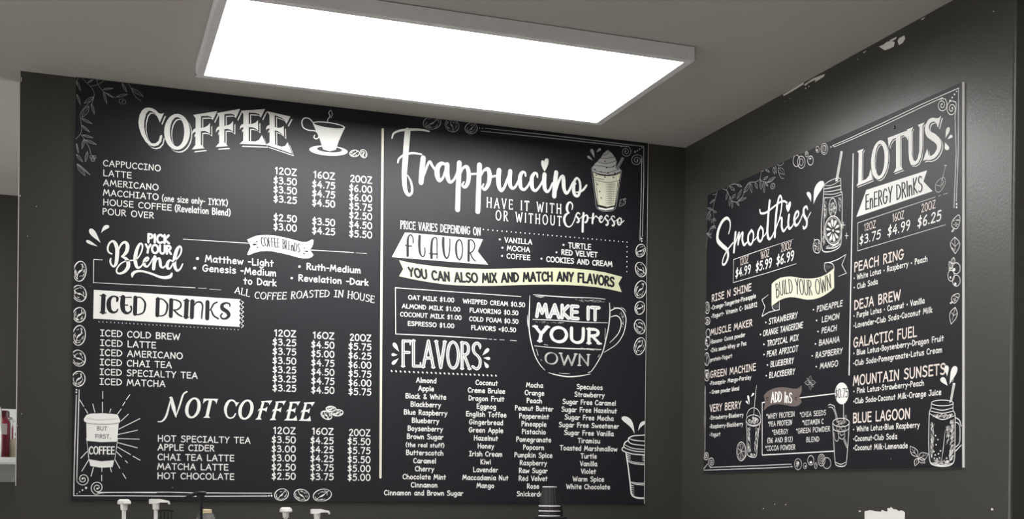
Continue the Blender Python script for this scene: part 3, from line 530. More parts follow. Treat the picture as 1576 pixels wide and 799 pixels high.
["S",2,"d",0,0,[1509,2917,18,1586,2917,18]],
["S",2,"d",0,0,[1512,2679,18,1580,2676,18]],
["S",2,"d",0,0,[1632,2914,59,1626,2678,59]],
["S",2,"d",0,0,[1605,2915,15,1662,2910,18]],
["S",2,"d",0,1,[1648,2844,18,1691,2899,21,1748,2906,27,1777,2860,24,1771,2763,24,1765,2671,21]],
["S",2,"d",0,0,[1847,2915,59,1844,2673,59]],
["S",2,"d",0,1,[1986,2921,21,1935,2891,24,1900,2822,21,1871,2791,15]],
["S",2,"d",0,1,[1900,2800,21,1937,2721,27,2005,2679,24]],
["S",2,"d",0,1,[2168,2868,18,2163,2905,24,2109,2917,27,2058,2884,47,2062,2832,59,2125,2791,59,2154,2741,51,2119,2691,33,2061,2684,27,2037,2722,24,2060,2758,21]]]],
["price_column","iced drink prices under 12OZ",[
["T",1,"w","hand","12OZ",16,1.0,0.0,0,[2815,2469,3146,2469],[2815,2562,3146,2562],8],
["T",1,"w","hand","$3.25",16,1.0,0.0,0,[2795,2332,3148,2332],[2795,2426,3148,2426],8],
["T",1,"w","hand","$3.75",16,1.0,0.0,0,[2797,2195,3149,2195],[2797,2289,3149,2289],8],
["T",1,"w","hand","$3.50",16,1.0,0.0,0,[2798,2058,3151,2058],[2798,2152,3151,2152],8],
["T",1,"w","hand","$3.25",16,1.0,0.0,0,[2799,1923,3152,1923],[2799,2016,3152,2016],8],
["T",1,"w","hand","$3.25",16,1.0,0.0,0,[2801,1788,3154,1788],[2801,1881,3154,1881],8],
["T",1,"w","hand","$3.25",16,1.0,0.0,0,[2802,1650,3155,1650],[2802,1744,3155,1744],8]]],
["price_column","iced drink prices under 16OZ",[
["T",1,"w","hand","16OZ",16,1.0,0.0,0,[3393,2465,3724,2465],[3393,2560,3724,2560],8],
["T",1,"w","hand","$4.50",16,1.0,0.0,0,[3372,2323,3726,2323],[3372,2418,3726,2418],8],
["T",1,"w","hand","$5.00",16,1.0,0.0,0,[3374,2187,3727,2187],[3374,2281,3727,2281],8],
["T",1,"w","hand","$4.75",16,1.0,0.0,0,[3375,2050,3729,2050],[3375,2145,3729,2145],8],
["T",1,"w","hand","$4.50",16,1.0,0.0,0,[3377,1914,3730,1914],[3377,2008,3730,2008],8],
["T",1,"w","hand","$4.75",16,1.0,0.0,0,[3378,1777,3732,1777],[3378,1872,3732,1872],8],
["T",1,"w","hand","$4.50",16,1.0,0.0,0,[3379,1640,3733,1640],[3379,1735,3733,1735],8]]],
["price_column","iced drink prices under 20OZ",[
["T",1,"w","hand","20OZ",16,1.0,0.0,0,[3960,2461,4294,2461],[3960,2557,4294,2557],8],
["T",1,"w","hand","$5.75",16,1.0,0.0,0,[3939,2322,4296,2322],[3939,2418,4296,2418],8],
["T",1,"w","hand","$6.25",16,1.0,0.0,0,[3941,2184,4297,2184],[3941,2280,4297,2280],8],
["T",1,"w","hand","$6.00",16,1.0,0.0,0,[3942,2046,4299,2046],[3942,2142,4299,2142],8],
["T",1,"w","hand","$5.75",16,1.0,0.0,0,[3944,1908,4300,1908],[3944,2004,4300,2004],8],
["T",1,"w","hand","$6.00",16,1.0,0.0,0,[3945,1772,4302,1772],[3945,1868,4302,1868],8],
["T",1,"w","hand","$5.75",16,1.0,0.0,0,[3947,1636,4303,1636],[3947,1732,4303,1732],8]]],
["drink_list","names of the iced drinks in hand lettering",[
["T",1,"w","hand","ICED COLD BREW",14,1.0,0.0,0,[364,2342,1465,2342],[364,2430,1465,2430],8],
["T",1,"w","hand","ICED LATTE",14,1.0,0.0,0,[365,2203,1130,2203],[365,2290,1130,2290],8],
["T",1,"w","hand","ICED AMERICANO",14,1.0,0.0,0,[363,2065,1505,2065],[363,2153,1505,2153],8],
["T",1,"w","hand","ICED CHAI TEA",14,1.0,0.0,0,[364,1928,1352,1928],[364,2015,1352,2015],8],
["T",1,"w","hand","ICED SPECIALTY TEA",14,1.0,0.0,0,[363,1789,1717,1789],[363,1876,1717,1876],8],
["T",1,"w","hand","ICED MATCHA",14,1.0,0.0,0,[363,1651,1265,1651],[363,1739,1265,1739],8]]],
["not_coffee_heading","slanted serif words NOT COFFEE with three beans",[
["S",1,"w",0,1,[1167,1144,14,1225,1154,21,1280,1227,29,1316,1363,23,1349,1498,14]],
["S",1,"w",0,0,[1329,1498,18,1349,1495,39,1382,1356,54,1418,1221,18]],
["S",1,"w",0,1,[1415,1224,11,1465,1377,22,1505,1518,25,1529,1567,22,1567,1592,22]],
["P",1,"w",0,[[1764,1363,1766,1397,1763,1429,1754,1458,1740,1482,1723,1500,1702,1510,1679,1513,1654,1509,1630,1496,1607,1477,1586,1452,1568,1423,1555,1390,1547,1356,1544,1322,1547,1289,1556,1261,1569,1237,1587,1219,1609,1208,1633,1205,1658,1210,1683,1222,1706,1241,1727,1266,1744,1295,1757,1328],[1716,1361,1719,1389,1718,1416,1715,1440,1708,1459,1699,1474,1687,1483,1674,1486,1661,1482,1647,1472,1633,1457,1620,1436,1609,1412,1601,1385,1595,1357,1592,1329,1592,1303,1596,1279,1603,1259,1612,1245,1624,1236,1637,1233,1651,1237,1665,1246,1679,1262,1692,1282,1703,1306,1711,1333]]],
["P",1,"w",0,[[1805,1500,2012,1503,1987,1424,1978,1458,1957,1477,1927,1479,1880,1249,1901,1221,1803,1220,1835,1248,1881,1478,1850,1475,1821,1455,1798,1421]]],
["P",1,"w",0,[[2205,1502,2228,1499,2254,1486,2274,1463,2293,1458,2317,1464,2272,1394,2265,1423,2249,1457,2224,1476,2200,1478,2175,1455,2151,1402,2139,1356,2140,1304,2153,1259,2178,1237,2208,1237,2236,1256,2256,1296,2271,1302,2274,1291,2256,1250,2226,1224,2191,1214,2159,1222,2130,1247,2107,1298,2099,1349,2101,1390,2120,1442,2148,1480,2176,1498]]],
["P",1,"w",0,[[2526,1360,2529,1394,2526,1425,2517,1453,2503,1477,2486,1494,2465,1504,2441,1508,2416,1503,2392,1492,2368,1473,2347,1449,2329,1420,2316,1389,2308,1355,2305,1322,2307,1291,2316,1263,2329,1239,2347,1222,2369,1211,2393,1208,2418,1212,2443,1224,2467,1242,2488,1266,2506,1295,2519,1327],[2478,1359,2481,1387,2481,1412,2477,1436,2470,1455,2461,1469,2450,1478,2437,1481,2423,1477,2408,1468,2395,1453,2382,1433,2371,1410,2362,1384,2356,1356,2353,1329,2353,1303,2356,1280,2363,1261,2372,1247,2384,1238,2397,1235,2411,1238,2426,1248,2440,1263,2453,1282,2464,1306,2472,1332]]],
["P",1,"w",0,[[2638,1491,2802,1507,2757,1436,2753,1464,2732,1475,2686,1478,2662,1381,2689,1384,2713,1396,2734,1416,2715,1331,2699,1348,2679,1356,2656,1356,2628,1248,2649,1217,2552,1213,2589,1248,2618,1355,2602,1350,2586,1332,2598,1361,2613,1378,2625,1381,2647,1463]]],
["P",1,"w",0,[[2846,1491,3007,1509,2965,1436,2960,1465,2938,1476,2894,1478,2871,1381,2898,1384,2922,1396,2942,1416,2925,1330,2908,1347,2889,1356,2865,1355,2840,1247,2862,1216,2763,1212,2799,1246,2827,1355,2811,1349,2796,1331,2807,1360,2822,1377,2834,1380,2855,1463]]],
["P",1,"w",0,[[3054,1492,3220,1506,3177,1436,3172,1464,3149,1475,3104,1478,3083,1382,3111,1385,3135,1396,3154,1416,3139,1331,3122,1348,3102,1357,3078,1356,3053,1241,3102,1241,3131,1255,3159,1295,3175,1216,2979,1214,3013,1243,3039,1356,3023,1351,3008,1333,3019,1362,3034,1379,3045,1382,3064,1464]]],
["P",1,"w",0,[[3270,1490,3438,1504,3392,1434,3388,1462,3366,1473,3320,1476,3298,1381,3325,1383,3349,1395,3369,1414,3351,1330,3335,1347,3315,1355,3292,1355,3265,1240,3311,1240,3340,1254,3368,1293,3380,1215,3194,1215,3227,1243,3254,1355,3239,1350,3223,1333,3234,1361,3249,1378,3260,1381,3281,1462]]]]],
["coffee_bean_drawing",None,[
["B",1,"w",[3684,1407,75,2,0,-41,13,0]]]],
["coffee_bean_drawing",None,[
["B",1,"w",[3615,1311,79,-34,-23,-52,13,1]]]],
["coffee_bean_drawing",None,[
["B",1,"w",[3782,1353,87,10,5,-48,13,0]]]],
["price_column","other hot drink prices under 12OZ",[
["T",1,"w","hand","12OZ",16,1.0,0.0,0,[2815,1015,3154,1015],[2815,1109,3154,1109],8],
["T",1,"w","hand","$3.50",16,1.0,0.0,0,[2795,878,3156,878],[2795,972,3156,972],8],
["T",1,"w","hand","$3.00",16,1.0,0.0,0,[2796,740,3157,740],[2796,834,3157,834],8],
["T",1,"w","hand","$3.00",16,1.0,0.0,0,[2798,605,3159,605],[2798,699,3159,699],8],
["T",1,"w","hand","$2.50",16,1.0,0.0,0,[2799,468,3160,468],[2799,562,3160,562],8],
["T",1,"w","hand","$2.50",16,1.0,0.0,0,[2801,333,3161,333],[2801,427,3161,427],8]]],
["price_column","other hot drink prices under 16OZ",[
["T",1,"w","hand","16OZ",16,1.0,0.0,0,[3395,1018,3727,1018],[3395,1113,3727,1113],8],
["T",1,"w","hand","$4.25",16,1.0,0.0,0,[3375,878,3728,878],[3375,973,3728,973],8],
["T",1,"w","hand","$4.25",16,1.0,0.0,0,[3376,742,3730,742],[3376,837,3730,837],8],
["T",1,"w","hand","$4.25",16,1.0,0.0,0,[3377,606,3731,606],[3377,701,3731,701],8],
["T",1,"w","hand","$3.75",16,1.0,0.0,0,[3379,469,3733,469],[3379,564,3733,564],8],
["T",1,"w","hand","$3.75",16,1.0,0.0,0,[3380,333,3734,333],[3380,428,3734,428],8]]],
["price_column","other hot drink prices under 20OZ",[
["T",1,"w","hand","20OZ",16,1.0,0.0,0,[3963,1012,4297,1012],[3963,1108,4297,1108],8],
["T",1,"w","hand","$5.50",16,1.0,0.0,0,[3942,876,4298,876],[3942,972,4298,972],8],
["T",1,"w","hand","$5.75",16,1.0,0.0,0,[3943,738,4300,738],[3943,834,4300,834],8],
["T",1,"w","hand","$5.50",16,1.0,0.0,0,[3945,600,4301,600],[3945,696,4301,696],8],
["T",1,"w","hand","$5.00",16,1.0,0.0,0,[3946,465,4303,465],[3946,561,4303,561],8],
["T",1,"w","hand","$5.00",16,1.0,0.0,0,[3948,330,4304,330],[3948,426,4304,426],8]]],
["drink_list","names of the drinks that are not coffee",[
["T",1,"w","hand","HOT SPECIALTY TEA",14,1.0,0.0,0,[1165,860,2488,860],[1165,947,2488,947],8],
["T",1,"w","hand","APPLE CIDER",14,1.0,0.0,0,[1166,733,1968,733],[1166,820,1968,820],8],
["T",1,"w","hand","CHAI TEA LATTE",14,1.0,0.0,0,[1167,592,2254,592],[1167,680,2254,680],8],
["T",1,"w","hand","MATCHA LATTE",14,1.0,0.0,0,[1164,456,2171,456],[1164,543,2171,543],8],
["T",1,"w","hand","HOT CHOCOLATE",14,1.0,0.0,0,[1166,320,2257,320],[1166,407,2257,407],8]]],
["paper_cup_drawing","white paper cup drawing with rays, sleeve reads COFFEE",[
["P",1,"w",0,[[191,1116,197,874,221,622,251,491,398,467,552,480,580,629,612,884,629,1114]]],
["P",2,"d",0,[[203,844,395,832,620,843,580,578,397,559,235,586]]],
["S",3,"w",0,0,[193,884,6,204,824,6,231,582,6]],
["S",3,"w",0,0,[616,894,6,611,837,6,580,584,6]],
["P",3,"w",0,[[157,1155,190,1211,205,1227,400,1249,597,1239,616,1219,648,1149,645,1114,537,1095,363,1084,211,1090,161,1121]]],
["S",4,"d",0,0,[194,1215,5,247,1239,10,362,1246,12,535,1245,12,597,1235,5]],
["S",4,"d",0,1,[191,1166,3,363,1147,3,617,1171,3]],
["S",4,"d",0,1,[163,1121,4,210,1098,4,383,1087,4,537,1095,4,643,1122,4]],
["S",5,"w",0,1,[377,1237,8,458,1239,8]],
["T",2,"d","sans","BUT",7,1.0,0.0,0,[336,999,472,999],[336,1053,472,1053],8],
["T",2,"d","sans","F|RST,",7,1.0,0.0,0,[314,887,523,887],[314,941,523,941],8],
["T",3,"w","sans","COFFEE",17,1.0,0.0,0,[230,659,576,665],[230,764,576,770],8],
["S",1,"w",0,0,[407,1554,10,408,1452,10]],
["S",1,"w",0,0,[406,1400,10,406,1258,10]],
["S",1,"w",0,0,[99,1426,10,155,1331,10]],
["S",1,"w",0,0,[174,1297,10,209,1238,10]],
["S",1,"w",0,0,[275,1371,10,304,1255,10]],
["S",1,"w",0,0,[519,1308,10,504,1257,10]],
["S",1,"w",0,0,[775,1520,10,727,1447,10]],
["S",1,"w",0,0,[712,1416,10,679,1360,10]],
["S",1,"w",0,0,[660,1312,10,612,1240,10]],
["S",1,"w",0,0,[758,1240,10,658,1139,10]],
["S",1,"w",0,0,[919,1183,10,630,1022,10]],
["S",1,"w",0,0,[887,1015,10,619,945,10]],
["S",1,"w",0,0,[912,886,10,620,888,10]],
["S",1,"w",0,0,[886,761,10,620,829,10]],
["S",1,"w",0,0,[793,663,10,613,768,10]],
["S",1,"w",0,0,[927,584,10,828,639,10]],
["S",1,"w",0,0,[673,626,10,602,700,10]],
["S",1,"w",0,0,[755,542,10,724,574,10]],
["S",1,"w",0,0,[651,463,10,580,588,10]],
["S",1,"w",0,0,[734,317,10,689,390,10]],
["S",1,"w",0,0,[538,409,10,518,475,10]],
["S",1,"w",0,0,[407,413,10,406,463,10]],
["S",1,"w",0,0,[406,281,10,405,362,10]],
["S",1,"w",0,0,[262,344,10,293,472,10]],
["S",1,"w",0,0,[137,415,10,231,582,10]],
["S",1,"w",0,0,[124,600,10,205,693,10]]]],
["corner_ornament","white double line border with curls, bottom left",[
["S",1,"w",0,0,[55,1489,10,45,961,12,35,438,10,34,66,12]],
["S",1,"w",0,0,[35,66,12,792,70,12,1697,70,12,2739,82,13]],
["S",1,"w",0,0,[92,1566,10,88,1365,12,80,861,12,73,358,10]],
["W",1,"w",[157,302,87,1,1,-93,10,180,19,-1],[73,358,74,257]],
["W",1,"w",[349,183,92,1,1,-97,10,100,20,1],[1152,117,488,116]],
["S",1,"w",0,0,[350,116,11,1330,128,11,1696,120,11,2806,124,12]],
["D",1,"w",[76,96,8,0,0,-8]],
["D",1,"w",[112,121,9,0,0,-10]],
["D",1,"w",[149,147,11,0,0,-12]],
["D",1,"w",[197,178,15,0,0,-16]],
["D",1,"w",[54,1565,9,0,0,-10]],
["D",1,"w",[54,1529,11,0,0,-12]],
["D",1,"w",[2765,85,12,0,0,-12]],
["D",1,"w",[2803,87,14,0,0,-14]],
["D",1,"w",[57,1563,10,0,0,-10]]]],
["coffee_bean_drawing",None,[
["B",1,"w",[84,3242,83,-7,-17,-142,12,2]]]],
["coffee_bean_drawing",None,[
["B",1,"w",[80,2928,86,35,35,-109,12,1]]]],
["coffee_bean_drawing",None,[
["B",1,"w",[83,2626,82,-11,-16,-103,12,2]]]],
["coffee_bean_drawing",None,[
["B",1,"w",[81,2335,85,-8,-17,-141,12,2]]]],
["coffee_bean_drawing",None,[
["B",1,"w",[79,2013,84,33,35,-109,12,1]]]],
["coffee_bean_drawing",None,[
["B",1,"w",[82,1721,85,-12,-16,-106,12,2]]]],
["coffee_bean_drawing",None,[
["B",1,"w",[2952,105,99,37,30,-79,11,0]]]],
["coffee_bean_drawing",None,[
["B",1,"w",[3254,98,113,-29,-22,-85,11,1]]]],
["coffee_bean_drawing",None,[
["B",1,"w",[3566,100,137,30,20,-88,11,0]]]],
["divider_line","cream vertical rule between the coffee and blended columns",[
["S",1,"c",0,0,[4439,5725,36,4445,3023,36,4460,380,36]]]],
["coffee_bean_drawing",None,[
["B",1,"f",[5222,5909,141,35,15,-96,10,0]]]],
["coffee_bean_drawing",None,[
["B",1,"f",[5547,5906,97,-54,-56,-84,10,1]]]],
["coffee_bean_drawing",None,[
["B",1,"f",[5861,5893,99,36,25,-81,10,0]]]],
["corner_ornament","grey double line border with curls, top right",[
["S",1,"g",0,0,[6091,5919,8,7232,5929,13,8858,5919,12]],
["S",1,"g",0,0,[6021,5867,8,7233,5882,13,8556,5887,12]],
["S",1,"g",0,0,[8859,5919,11,8866,5279,14,8851,4430,11]],
["S",1,"g",0,0,[8823,5710,11,8822,5160,14,8806,4358,11]],
["S",1,"g",0,0,[8812,4371,11,8830,4437,11]],
["W",1,"g",[8538,5800,100,10,1,-91,9,-80,19,1],[8432,5875]],
["W",1,"g",[8735,5678,111,11,1,-100,9,-30,20,-1],[8825,5595]],
["D",1,"g",[8704,5816,18,2,0,-16]],
["D",1,"g",[8746,5839,13,1,0,-11]],
["D",1,"g",[8784,5866,13,1,0,-11]],
["D",1,"g",[8824,5893,10,1,0,-9]],
["D",1,"w",[8841,4390,10,1,0,-9]],
["D",1,"g",[6002,5913,9,1,0,-9]],
["D",1,"g",[6050,5914,9,1,0,-9]],
["D",1,"w",[8839,4390,15,1,0,-13]],
["D",1,"w",[8840,4349,15,1,0,-13]]]],
["frappuccino_heading","large white brush script heading with a heart over the i",[
["S",1,"w",0,1,[4585,5604,22,4612,5679,29,4705,5731,33,4835,5760,40,4986,5780,36,5118,5779,31,5175,5771,24]],
["S",1,"w",0,1,[4832,5748,91,4815,5528,91,4799,5272,87,4786,5070,80,4792,4907,69,4817,4800,58,4861,4753,44,4906,4790,36,4913,4872,33,4889,4970,29,4839,5057,15]],
["S",1,"w",0,1,[4682,5238,25,4700,5298,29,4783,5365,33,4914,5407,33,5056,5403,26]],
["S",1,"w",0,1,[5085,5351,80,5068,5152,84,5055,4964,77]],
["S",1,"w",0,1,[5070,5006,29,5125,5158,33,5162,5262,37,5195,5302,40,5228,5250,40,5280,5182,33]],
["S",1,"w",0,1,[5457,5282,37,5380,5293,59,5320,5222,77,5312,5121,81,5345,5028,59,5402,5065,37,5449,5189,37]],
["S",1,"w",0,1,[5474,5287,74,5472,5154,77,5498,5046,63,5537,5017,44,5594,5074,33,5650,5209,30]],
["S",1,"w",0,1,[5672,5333,78,5662,5062,78,5651,4595,78]],
["S",1,"w",0,1,[5671,5118,30,5733,5254,37,5799,5275,63,5829,5170,67,5817,5040,63,5769,4961,48,5724,4985,33,5749,5037,26]],
["S",1,"w",0,1,[5858,5173,33,5961,5187,30]],
["S",1,"w",0,1,[6005,5332,82,5996,5056,78,5984,4594,78]],
["S",1,"w",0,1,[6020,5152,30,6078,5250,37,6147,5276,67,6175,5185,71,6159,5053,63,6101,4958,48,6056,4978,33,6075,5036,26]],
["S",1,"w",0,1,[6193,5162,37,6284,5186,32]],
["S",1,"w",0,1,[6332,5280,77,6321,5145,77,6335,5019,65,6373,4964,53,6421,5015,42,6463,5124,40,6505,5244,30]],
["S",1,"w",0,1,[6520,5283,70,6512,5163,70,6520,5065,65,6557,5014,47,6606,5041,37,6649,5118,35,6686,5191,28]],
["S",1,"w",0,1,[6781,5230,26,6772,5279,35,6728,5287,47,6691,5227,63,6686,5121,70,6706,5035,56,6756,5011,42,6812,5063,35,6861,5149,30]],
["S",1,"w",0,1,[6983,5231,26,6975,5283,35,6934,5290,47,6891,5223,63,6886,5117,70,6906,5036,56,6956,5015,42,7018,5082,35,7074,5181,31]],
["S",1,"w",0,1,[7105,5288,71,7099,5172,73,7113,5061,64,7151,5014,45,7195,5051,35,7245,5162,31]],
["S",1,"w",0,1,[7306,5339,73,7289,5178,76,7276,4952,75]],
["S",1,"w",0,1,[7309,5050,31,7346,5183,40,7390,5273,43,7428,5283,54,7435,5204,66,7443,5098,62,7482,5021,50,7532,5064,40,7589,5182,36,7627,5233,36]],
["S",1,"w",0,1,[7647,5194,26,7619,5161,47,7612,5078,59,7636,5006,52,7687,4995,45,7723,5064,40,7729,5160,40,7710,5247,38,7665,5282,36,7627,5233,43,7615,5173,43]],
["S",1,"w",0,1,[7642,5051,12,7712,5060,29,7783,5105,36,7840,5182,31]],
["P",1,"w",0,[[7104,5334,7072,5379,7051,5424,7042,5470,7050,5504,7070,5513,7090,5505,7098,5496,7108,5531,7133,5550,7161,5548,7172,5521,7167,5461,7145,5406,7120,5356]]]]],
["espresso_lettering","small serif line and script word under the large heading",[
["T",1,"w","hand","HAVE |T W|TH",16,1.0,0.0,1,[6131,4677,7402,4682],[6131,4829,7402,4833],34],
["T",1,"w","hand","OR W|THOUT",16,1.0,0.0,1,[6282,4488,7409,4486],[6282,4639,7409,4637],34],
["S",1,"w",0,1,[7586,4764,14,7598,4816,19,7583,4864,21,7553,4880,25,7519,4857,35,7498,4792,41,7507,4733,35,7542,4705,13]],
["S",1,"w",0,1,[7542,4706,11,7491,4681,33,7457,4623,39,7458,4559,38,7489,4499,30,7536,4479,21,7582,4507,16,7624,4581,16,7653,4663,17,7679,4712,21,7704,4719,21,7728,4701,16]],
["S",1,"w",0,1,[7657,4679,21,7671,4656,27,7699,4627,30,7712,4592,30,7693,4562,24,7672,4565,13,7677,4579,9]],
["S",1,"w",0,1,[7701,4623,11,7735,4634,11,7769,4673,10]],
["S",1,"w",0,1,[7792,4724,35,7783,4610,36,7779,4421,36]],
["S",1,"w",0,1,[7791,4635,11,7821,4689,17,7855,4689,30,7866,4641,32,7843,4584,29,7818,4572,17,7817,4588,11]],
["S",1,"w",0,1,[7877,4654,11,7942,4659,10]],
["S",1,"w",0,1,[7964,4729,32,7955,4649,33,7950,4569,30]],
["S",1,"w",0,1,[7955,4609,11,7989,4675,14,8015,4697,18,8037,4675,18,8070,4658,13]],
["S",1,"w",0,1,[8072,4642,11,8114,4668,14,8122,4695,16,8099,4702,21,8076,4667,30,8079,4623,30,8103,4597,22,8138,4624,14,8167,4682,14,8206,4724,19,8233,4702,14]],
["S",1,"w",0,1,[8172,4687,19,8185,4660,26,8222,4627,29,8228,4584,27,8204,4558,22,8188,4568,13,8199,4581,10]],
["S",1,"w",0,1,[8220,4627,10,8264,4658,11,8294,4709,13,8326,4721,19,8349,4699,14]],
["S",1,"w",0,1,[8288,4693,19,8300,4662,26,8334,4624,29,8339,4581,27,8313,4557,22,8300,4569,13,8308,4582,10]],
["S",1,"w",0,1,[8334,4628,10,8378,4656,11,8408,4679,16]],
["S",1,"w",0,1,[8430,4696,18,8401,4662,27,8402,4614,30,8424,4585,26,8453,4598,22,8469,4644,22,8458,4691,22,8430,4699,18]],
["S",1,"w",0,1,[8418,4631,8,8470,4624,16,8517,4664,14]]]],
["frappe_cup_drawing","cream tumbler drawing with whipped cream and a straw",[
["P",1,"d",0,[[7929,5473,7949,5300,7986,5048,8014,4860,8058,4808,8189,4787,8311,4822,8363,4874,8396,5086,8437,5346,8453,5492]]],
["P",2,"k",0,[[7953,5404,8060,5374,8200,5368,8339,5398,8444,5451,8419,5312,8362,4954,8345,4902,8206,4861,8040,4886,7994,5113]]],
["P",2,"w",0,[[8040,4846,8188,4830,8337,4872,8320,4835,8189,4798,8067,4813]]],
["P",2,"g",0,[[7935,5458,7972,5533,8040,5603,8092,5664,8135,5733,8209,5796,8283,5748,8336,5689,8368,5628,8359,5531,8440,5507,8448,5468,8339,5414,8200,5384,8043,5392,7942,5419]]],
["S",3,"g",0,1,[7926,5473,6,7943,5299,6,7986,5033,6,8018,4844,6,8102,4791,6,8189,4784,6,8311,4814,6,8366,4883,6,8399,5086,6,8442,5347,6,8458,5485,6]],
["S",3,"g",0,1,[7926,5473,6,7969,5512,6]],
["S",4,"d",0,1,[8083,5648,8,8179,5649,8,8266,5674,8,8327,5688,8]],
["S",4,"d",0,1,[8023,5586,8,8145,5566,8,8267,5594,8,8358,5635,8]],
["S",4,"d",0,1,[7972,5517,8,8094,5518,8,8251,5512,8,8355,5560,8]],
["S",4,"d",0,1,[7942,5458,8,8025,5427,8,8199,5419,8,8339,5468,8,8440,5507,8]],
["S",4,"d",0,1,[8123,5699,8,8196,5723,8,8221,5773,8]],
["S",4,"d",0,1,[7947,5411,8,8060,5371,8,8200,5368,8,8339,5393,8,8448,5447,8]],
["S",4,"d",0,1,[7960,5325,8,8044,5306,8,8148,5303,8]],
["S",4,"d",0,1,[7966,5285,8,8062,5271,8,8201,5260,8,8341,5289,8,8425,5321,8]],
["S",4,"d",0,1,[8014,4873,8,8119,4845,8,8206,4845,8,8328,4874,8,8363,4903,8]],
["S",4,"d",0,1,[8001,5257,8,8029,5052,8,8045,4894,8]],
["S",4,"d",0,1,[8397,5294,8,8369,5083,8,8348,4913,8]],
["S",4,"d",0,0,[8175,5233,3,8254,5236,10,8350,5250,5]],
["S",4,"d",0,0,[8175,5204,3,8254,5206,10,8348,5220,5]],
["S",4,"d",0,0,[8176,5174,3,8254,5177,10,8346,5190,5]],
["S",4,"d",0,0,[8176,5145,3,8255,5147,10,8345,5160,5]],
["S",4,"d",0,0,[8176,5115,3,8255,5118,10,8343,5131,5]],
["S",4,"d",0,0,[8177,5086,3,8255,5088,10,8341,5101,5]],
["S",4,"d",0,0,[8177,5056,3,8256,5059,10,8339,5071,5]],
["S",4,"d",0,0,[8177,5027,3,8256,5029,10,8338,5041,5]],
["S",4,"d",0,0,[8178,4997,3,8256,4999,10,8336,5011,5]],
["S",4,"d",0,0,[8178,4968,3,8257,4970,10,8334,4982,5]],
["S",4,"d",0,0,[8178,4938,3,8257,4940,10,8332,4952,5]],
["S",4,"d",0,0,[8179,4909,3,8257,4911,10,8330,4922,5]],
["D",4,"d",[8031,5212,14,1,0,-11]],
["D",4,"d",[8072,5101,14,1,0,-11]],
["D",4,"d",[8099,4998,14,1,0,-11]],
["D",4,"d",[7981,5454,14,1,0,-11]],
["D",4,"d",[8091,5425,14,1,0,-11]],
["D",4,"d",[8217,5413,14,1,0,-11]],
["D",4,"d",[8339,5425,14,1,0,-11]],
["D",4,"d",[8190,5502,14,1,0,-11]],
["D",4,"d",[8312,5530,14,1,0,-11]],
["D",4,"d",[8162,5344,14,1,0,-11]],
["D",4,"d",[8314,5354,14,1,0,-11]],
["D",4,"d",[8005,5361,14,1,0,-11]],
["D",4,"d",[8162,5604,14,1,0,-11]],
["P",4,"d",0,[[8347,5511,8455,5701,8503,5690,8394,5495]]],
["S",5,"g",0,0,[8356,5502,6,8463,5699,6,8498,5686,6,8400,5503,6]],
["S",5,"g",0,0,[8377,5509,11,8477,5684,11]],
["R",1,"g",[7917,5782,7978,5637,-26,-11,0,0]],
["R",1,"g",[8082,5804,8001,5732,-15,14,0,0]],
["R",1,"g",[7849,5659,7947,5599,-13,-16,0,0]],
["S",1,"g",1,1,[8441,4961,5,8429,4893,5,8503,4919,5,8538,4970,5,8502,5015,5,8441,4993,5]],
["H",1,"g",9,1,20,[20,-5,3],[8446,4994,8520,5013,8529,4961,8450,4906]],
["S",1,"g",0,1,[8502,4991,6,8520,5025,6,8551,5023,6]]]],
["price_note","condensed line PRICE VARIES DEPENDING ON",[
["T",1,"w","hand","PR|CE VAR|ES DEPEND|NG ON",12,1.0,0.0,1,[4734,4225,6034,4221],[4734,4345,6034,4341],12]]],
["flavor_banner","white pennant banner reading FLAVOR",[
["P",1,"w",0,[[4806,4170,6074,4164,5988,3968,6166,3768,4603,3775]]],
["S",2,"d",0,1,[4852,3812,43,4850,3975,41,4853,4067,35,4871,4124,24,4903,4140,23,4929,4109,22,4938,4058,22,4936,4017,21]],
["S",2,"d",0,1,[4816,3974,23,4852,3965,22,4915,3966,20]],
["S",2,"d",0,1,[5040,4133,47,5037,3989,45,5051,3867,35,5088,3817,20,5117,3836,23,5129,3894,22,5125,3957,19]],
["S",2,"d",0,1,[5235,3807,43,5231,3942,41,5242,4077,35,5272,4125,21,5306,4125,23,5321,4073,22,5323,3949,20,5324,3805,20]],
["S",2,"d",0,1,[5204,3874,23,5255,3870,21,5330,3876,24]],
["S",2,"d",0,1,[5423,4132,45,5422,4019,45,5442,3876,33,5483,3817,24,5517,3881,23,5530,4006,22,5529,4130,20]],
["S",2,"d",0,1,[5680,4129,23,5641,4077,31,5632,3973,37,5650,3860,29,5691,3812,23,5726,3866,23,5738,3981,23,5720,4093,23,5682,4130,22]],
["S",2,"d",0,0,[5839,4128,41,5839,3807,41]],
["S",2,"d",0,1,[5834,4128,22,5888,4137,23,5932,4089,23,5938,4027,23,5906,3962,22,5863,3933,20]],
["S",2,"d",0,1,[5869,3928,23,5902,3858,24,5952,3808,22]]]],
["dotted_line","white dotted line around the flavor examples",[
["Q",1,"w",[6081,4320,10,1,0,-10,8574,4312,33]],
["Q",1,"w",[8575,4235,11,1,0,-10,8575,3825,6]]]],
["flavor_examples","short bulleted flavour list beside the pennant banner",[
["T",1,"w","hand","VANILLA",13,1.0,0.0,0,[6437,4146,6905,4146],[6437,4222,6905,4222],8],
["T",1,"w","hand","MOCHA",13,1.0,0.0,0,[6476,4019,6868,4019],[6476,4095,6868,4095],8],
["T",1,"w","hand","COFFEE",13,1.0,0.0,0,[6474,3893,6875,3893],[6474,3968,6875,3968],8],
["D",1,"w",[6355,4182,16,1,0,-15]],
["D",1,"w",[6401,4055,16,1,0,-15]],
["D",1,"w",[6397,3925,16,1,0,-15]]]],
["flavor_examples","short bulleted flavour list right of the middle",[
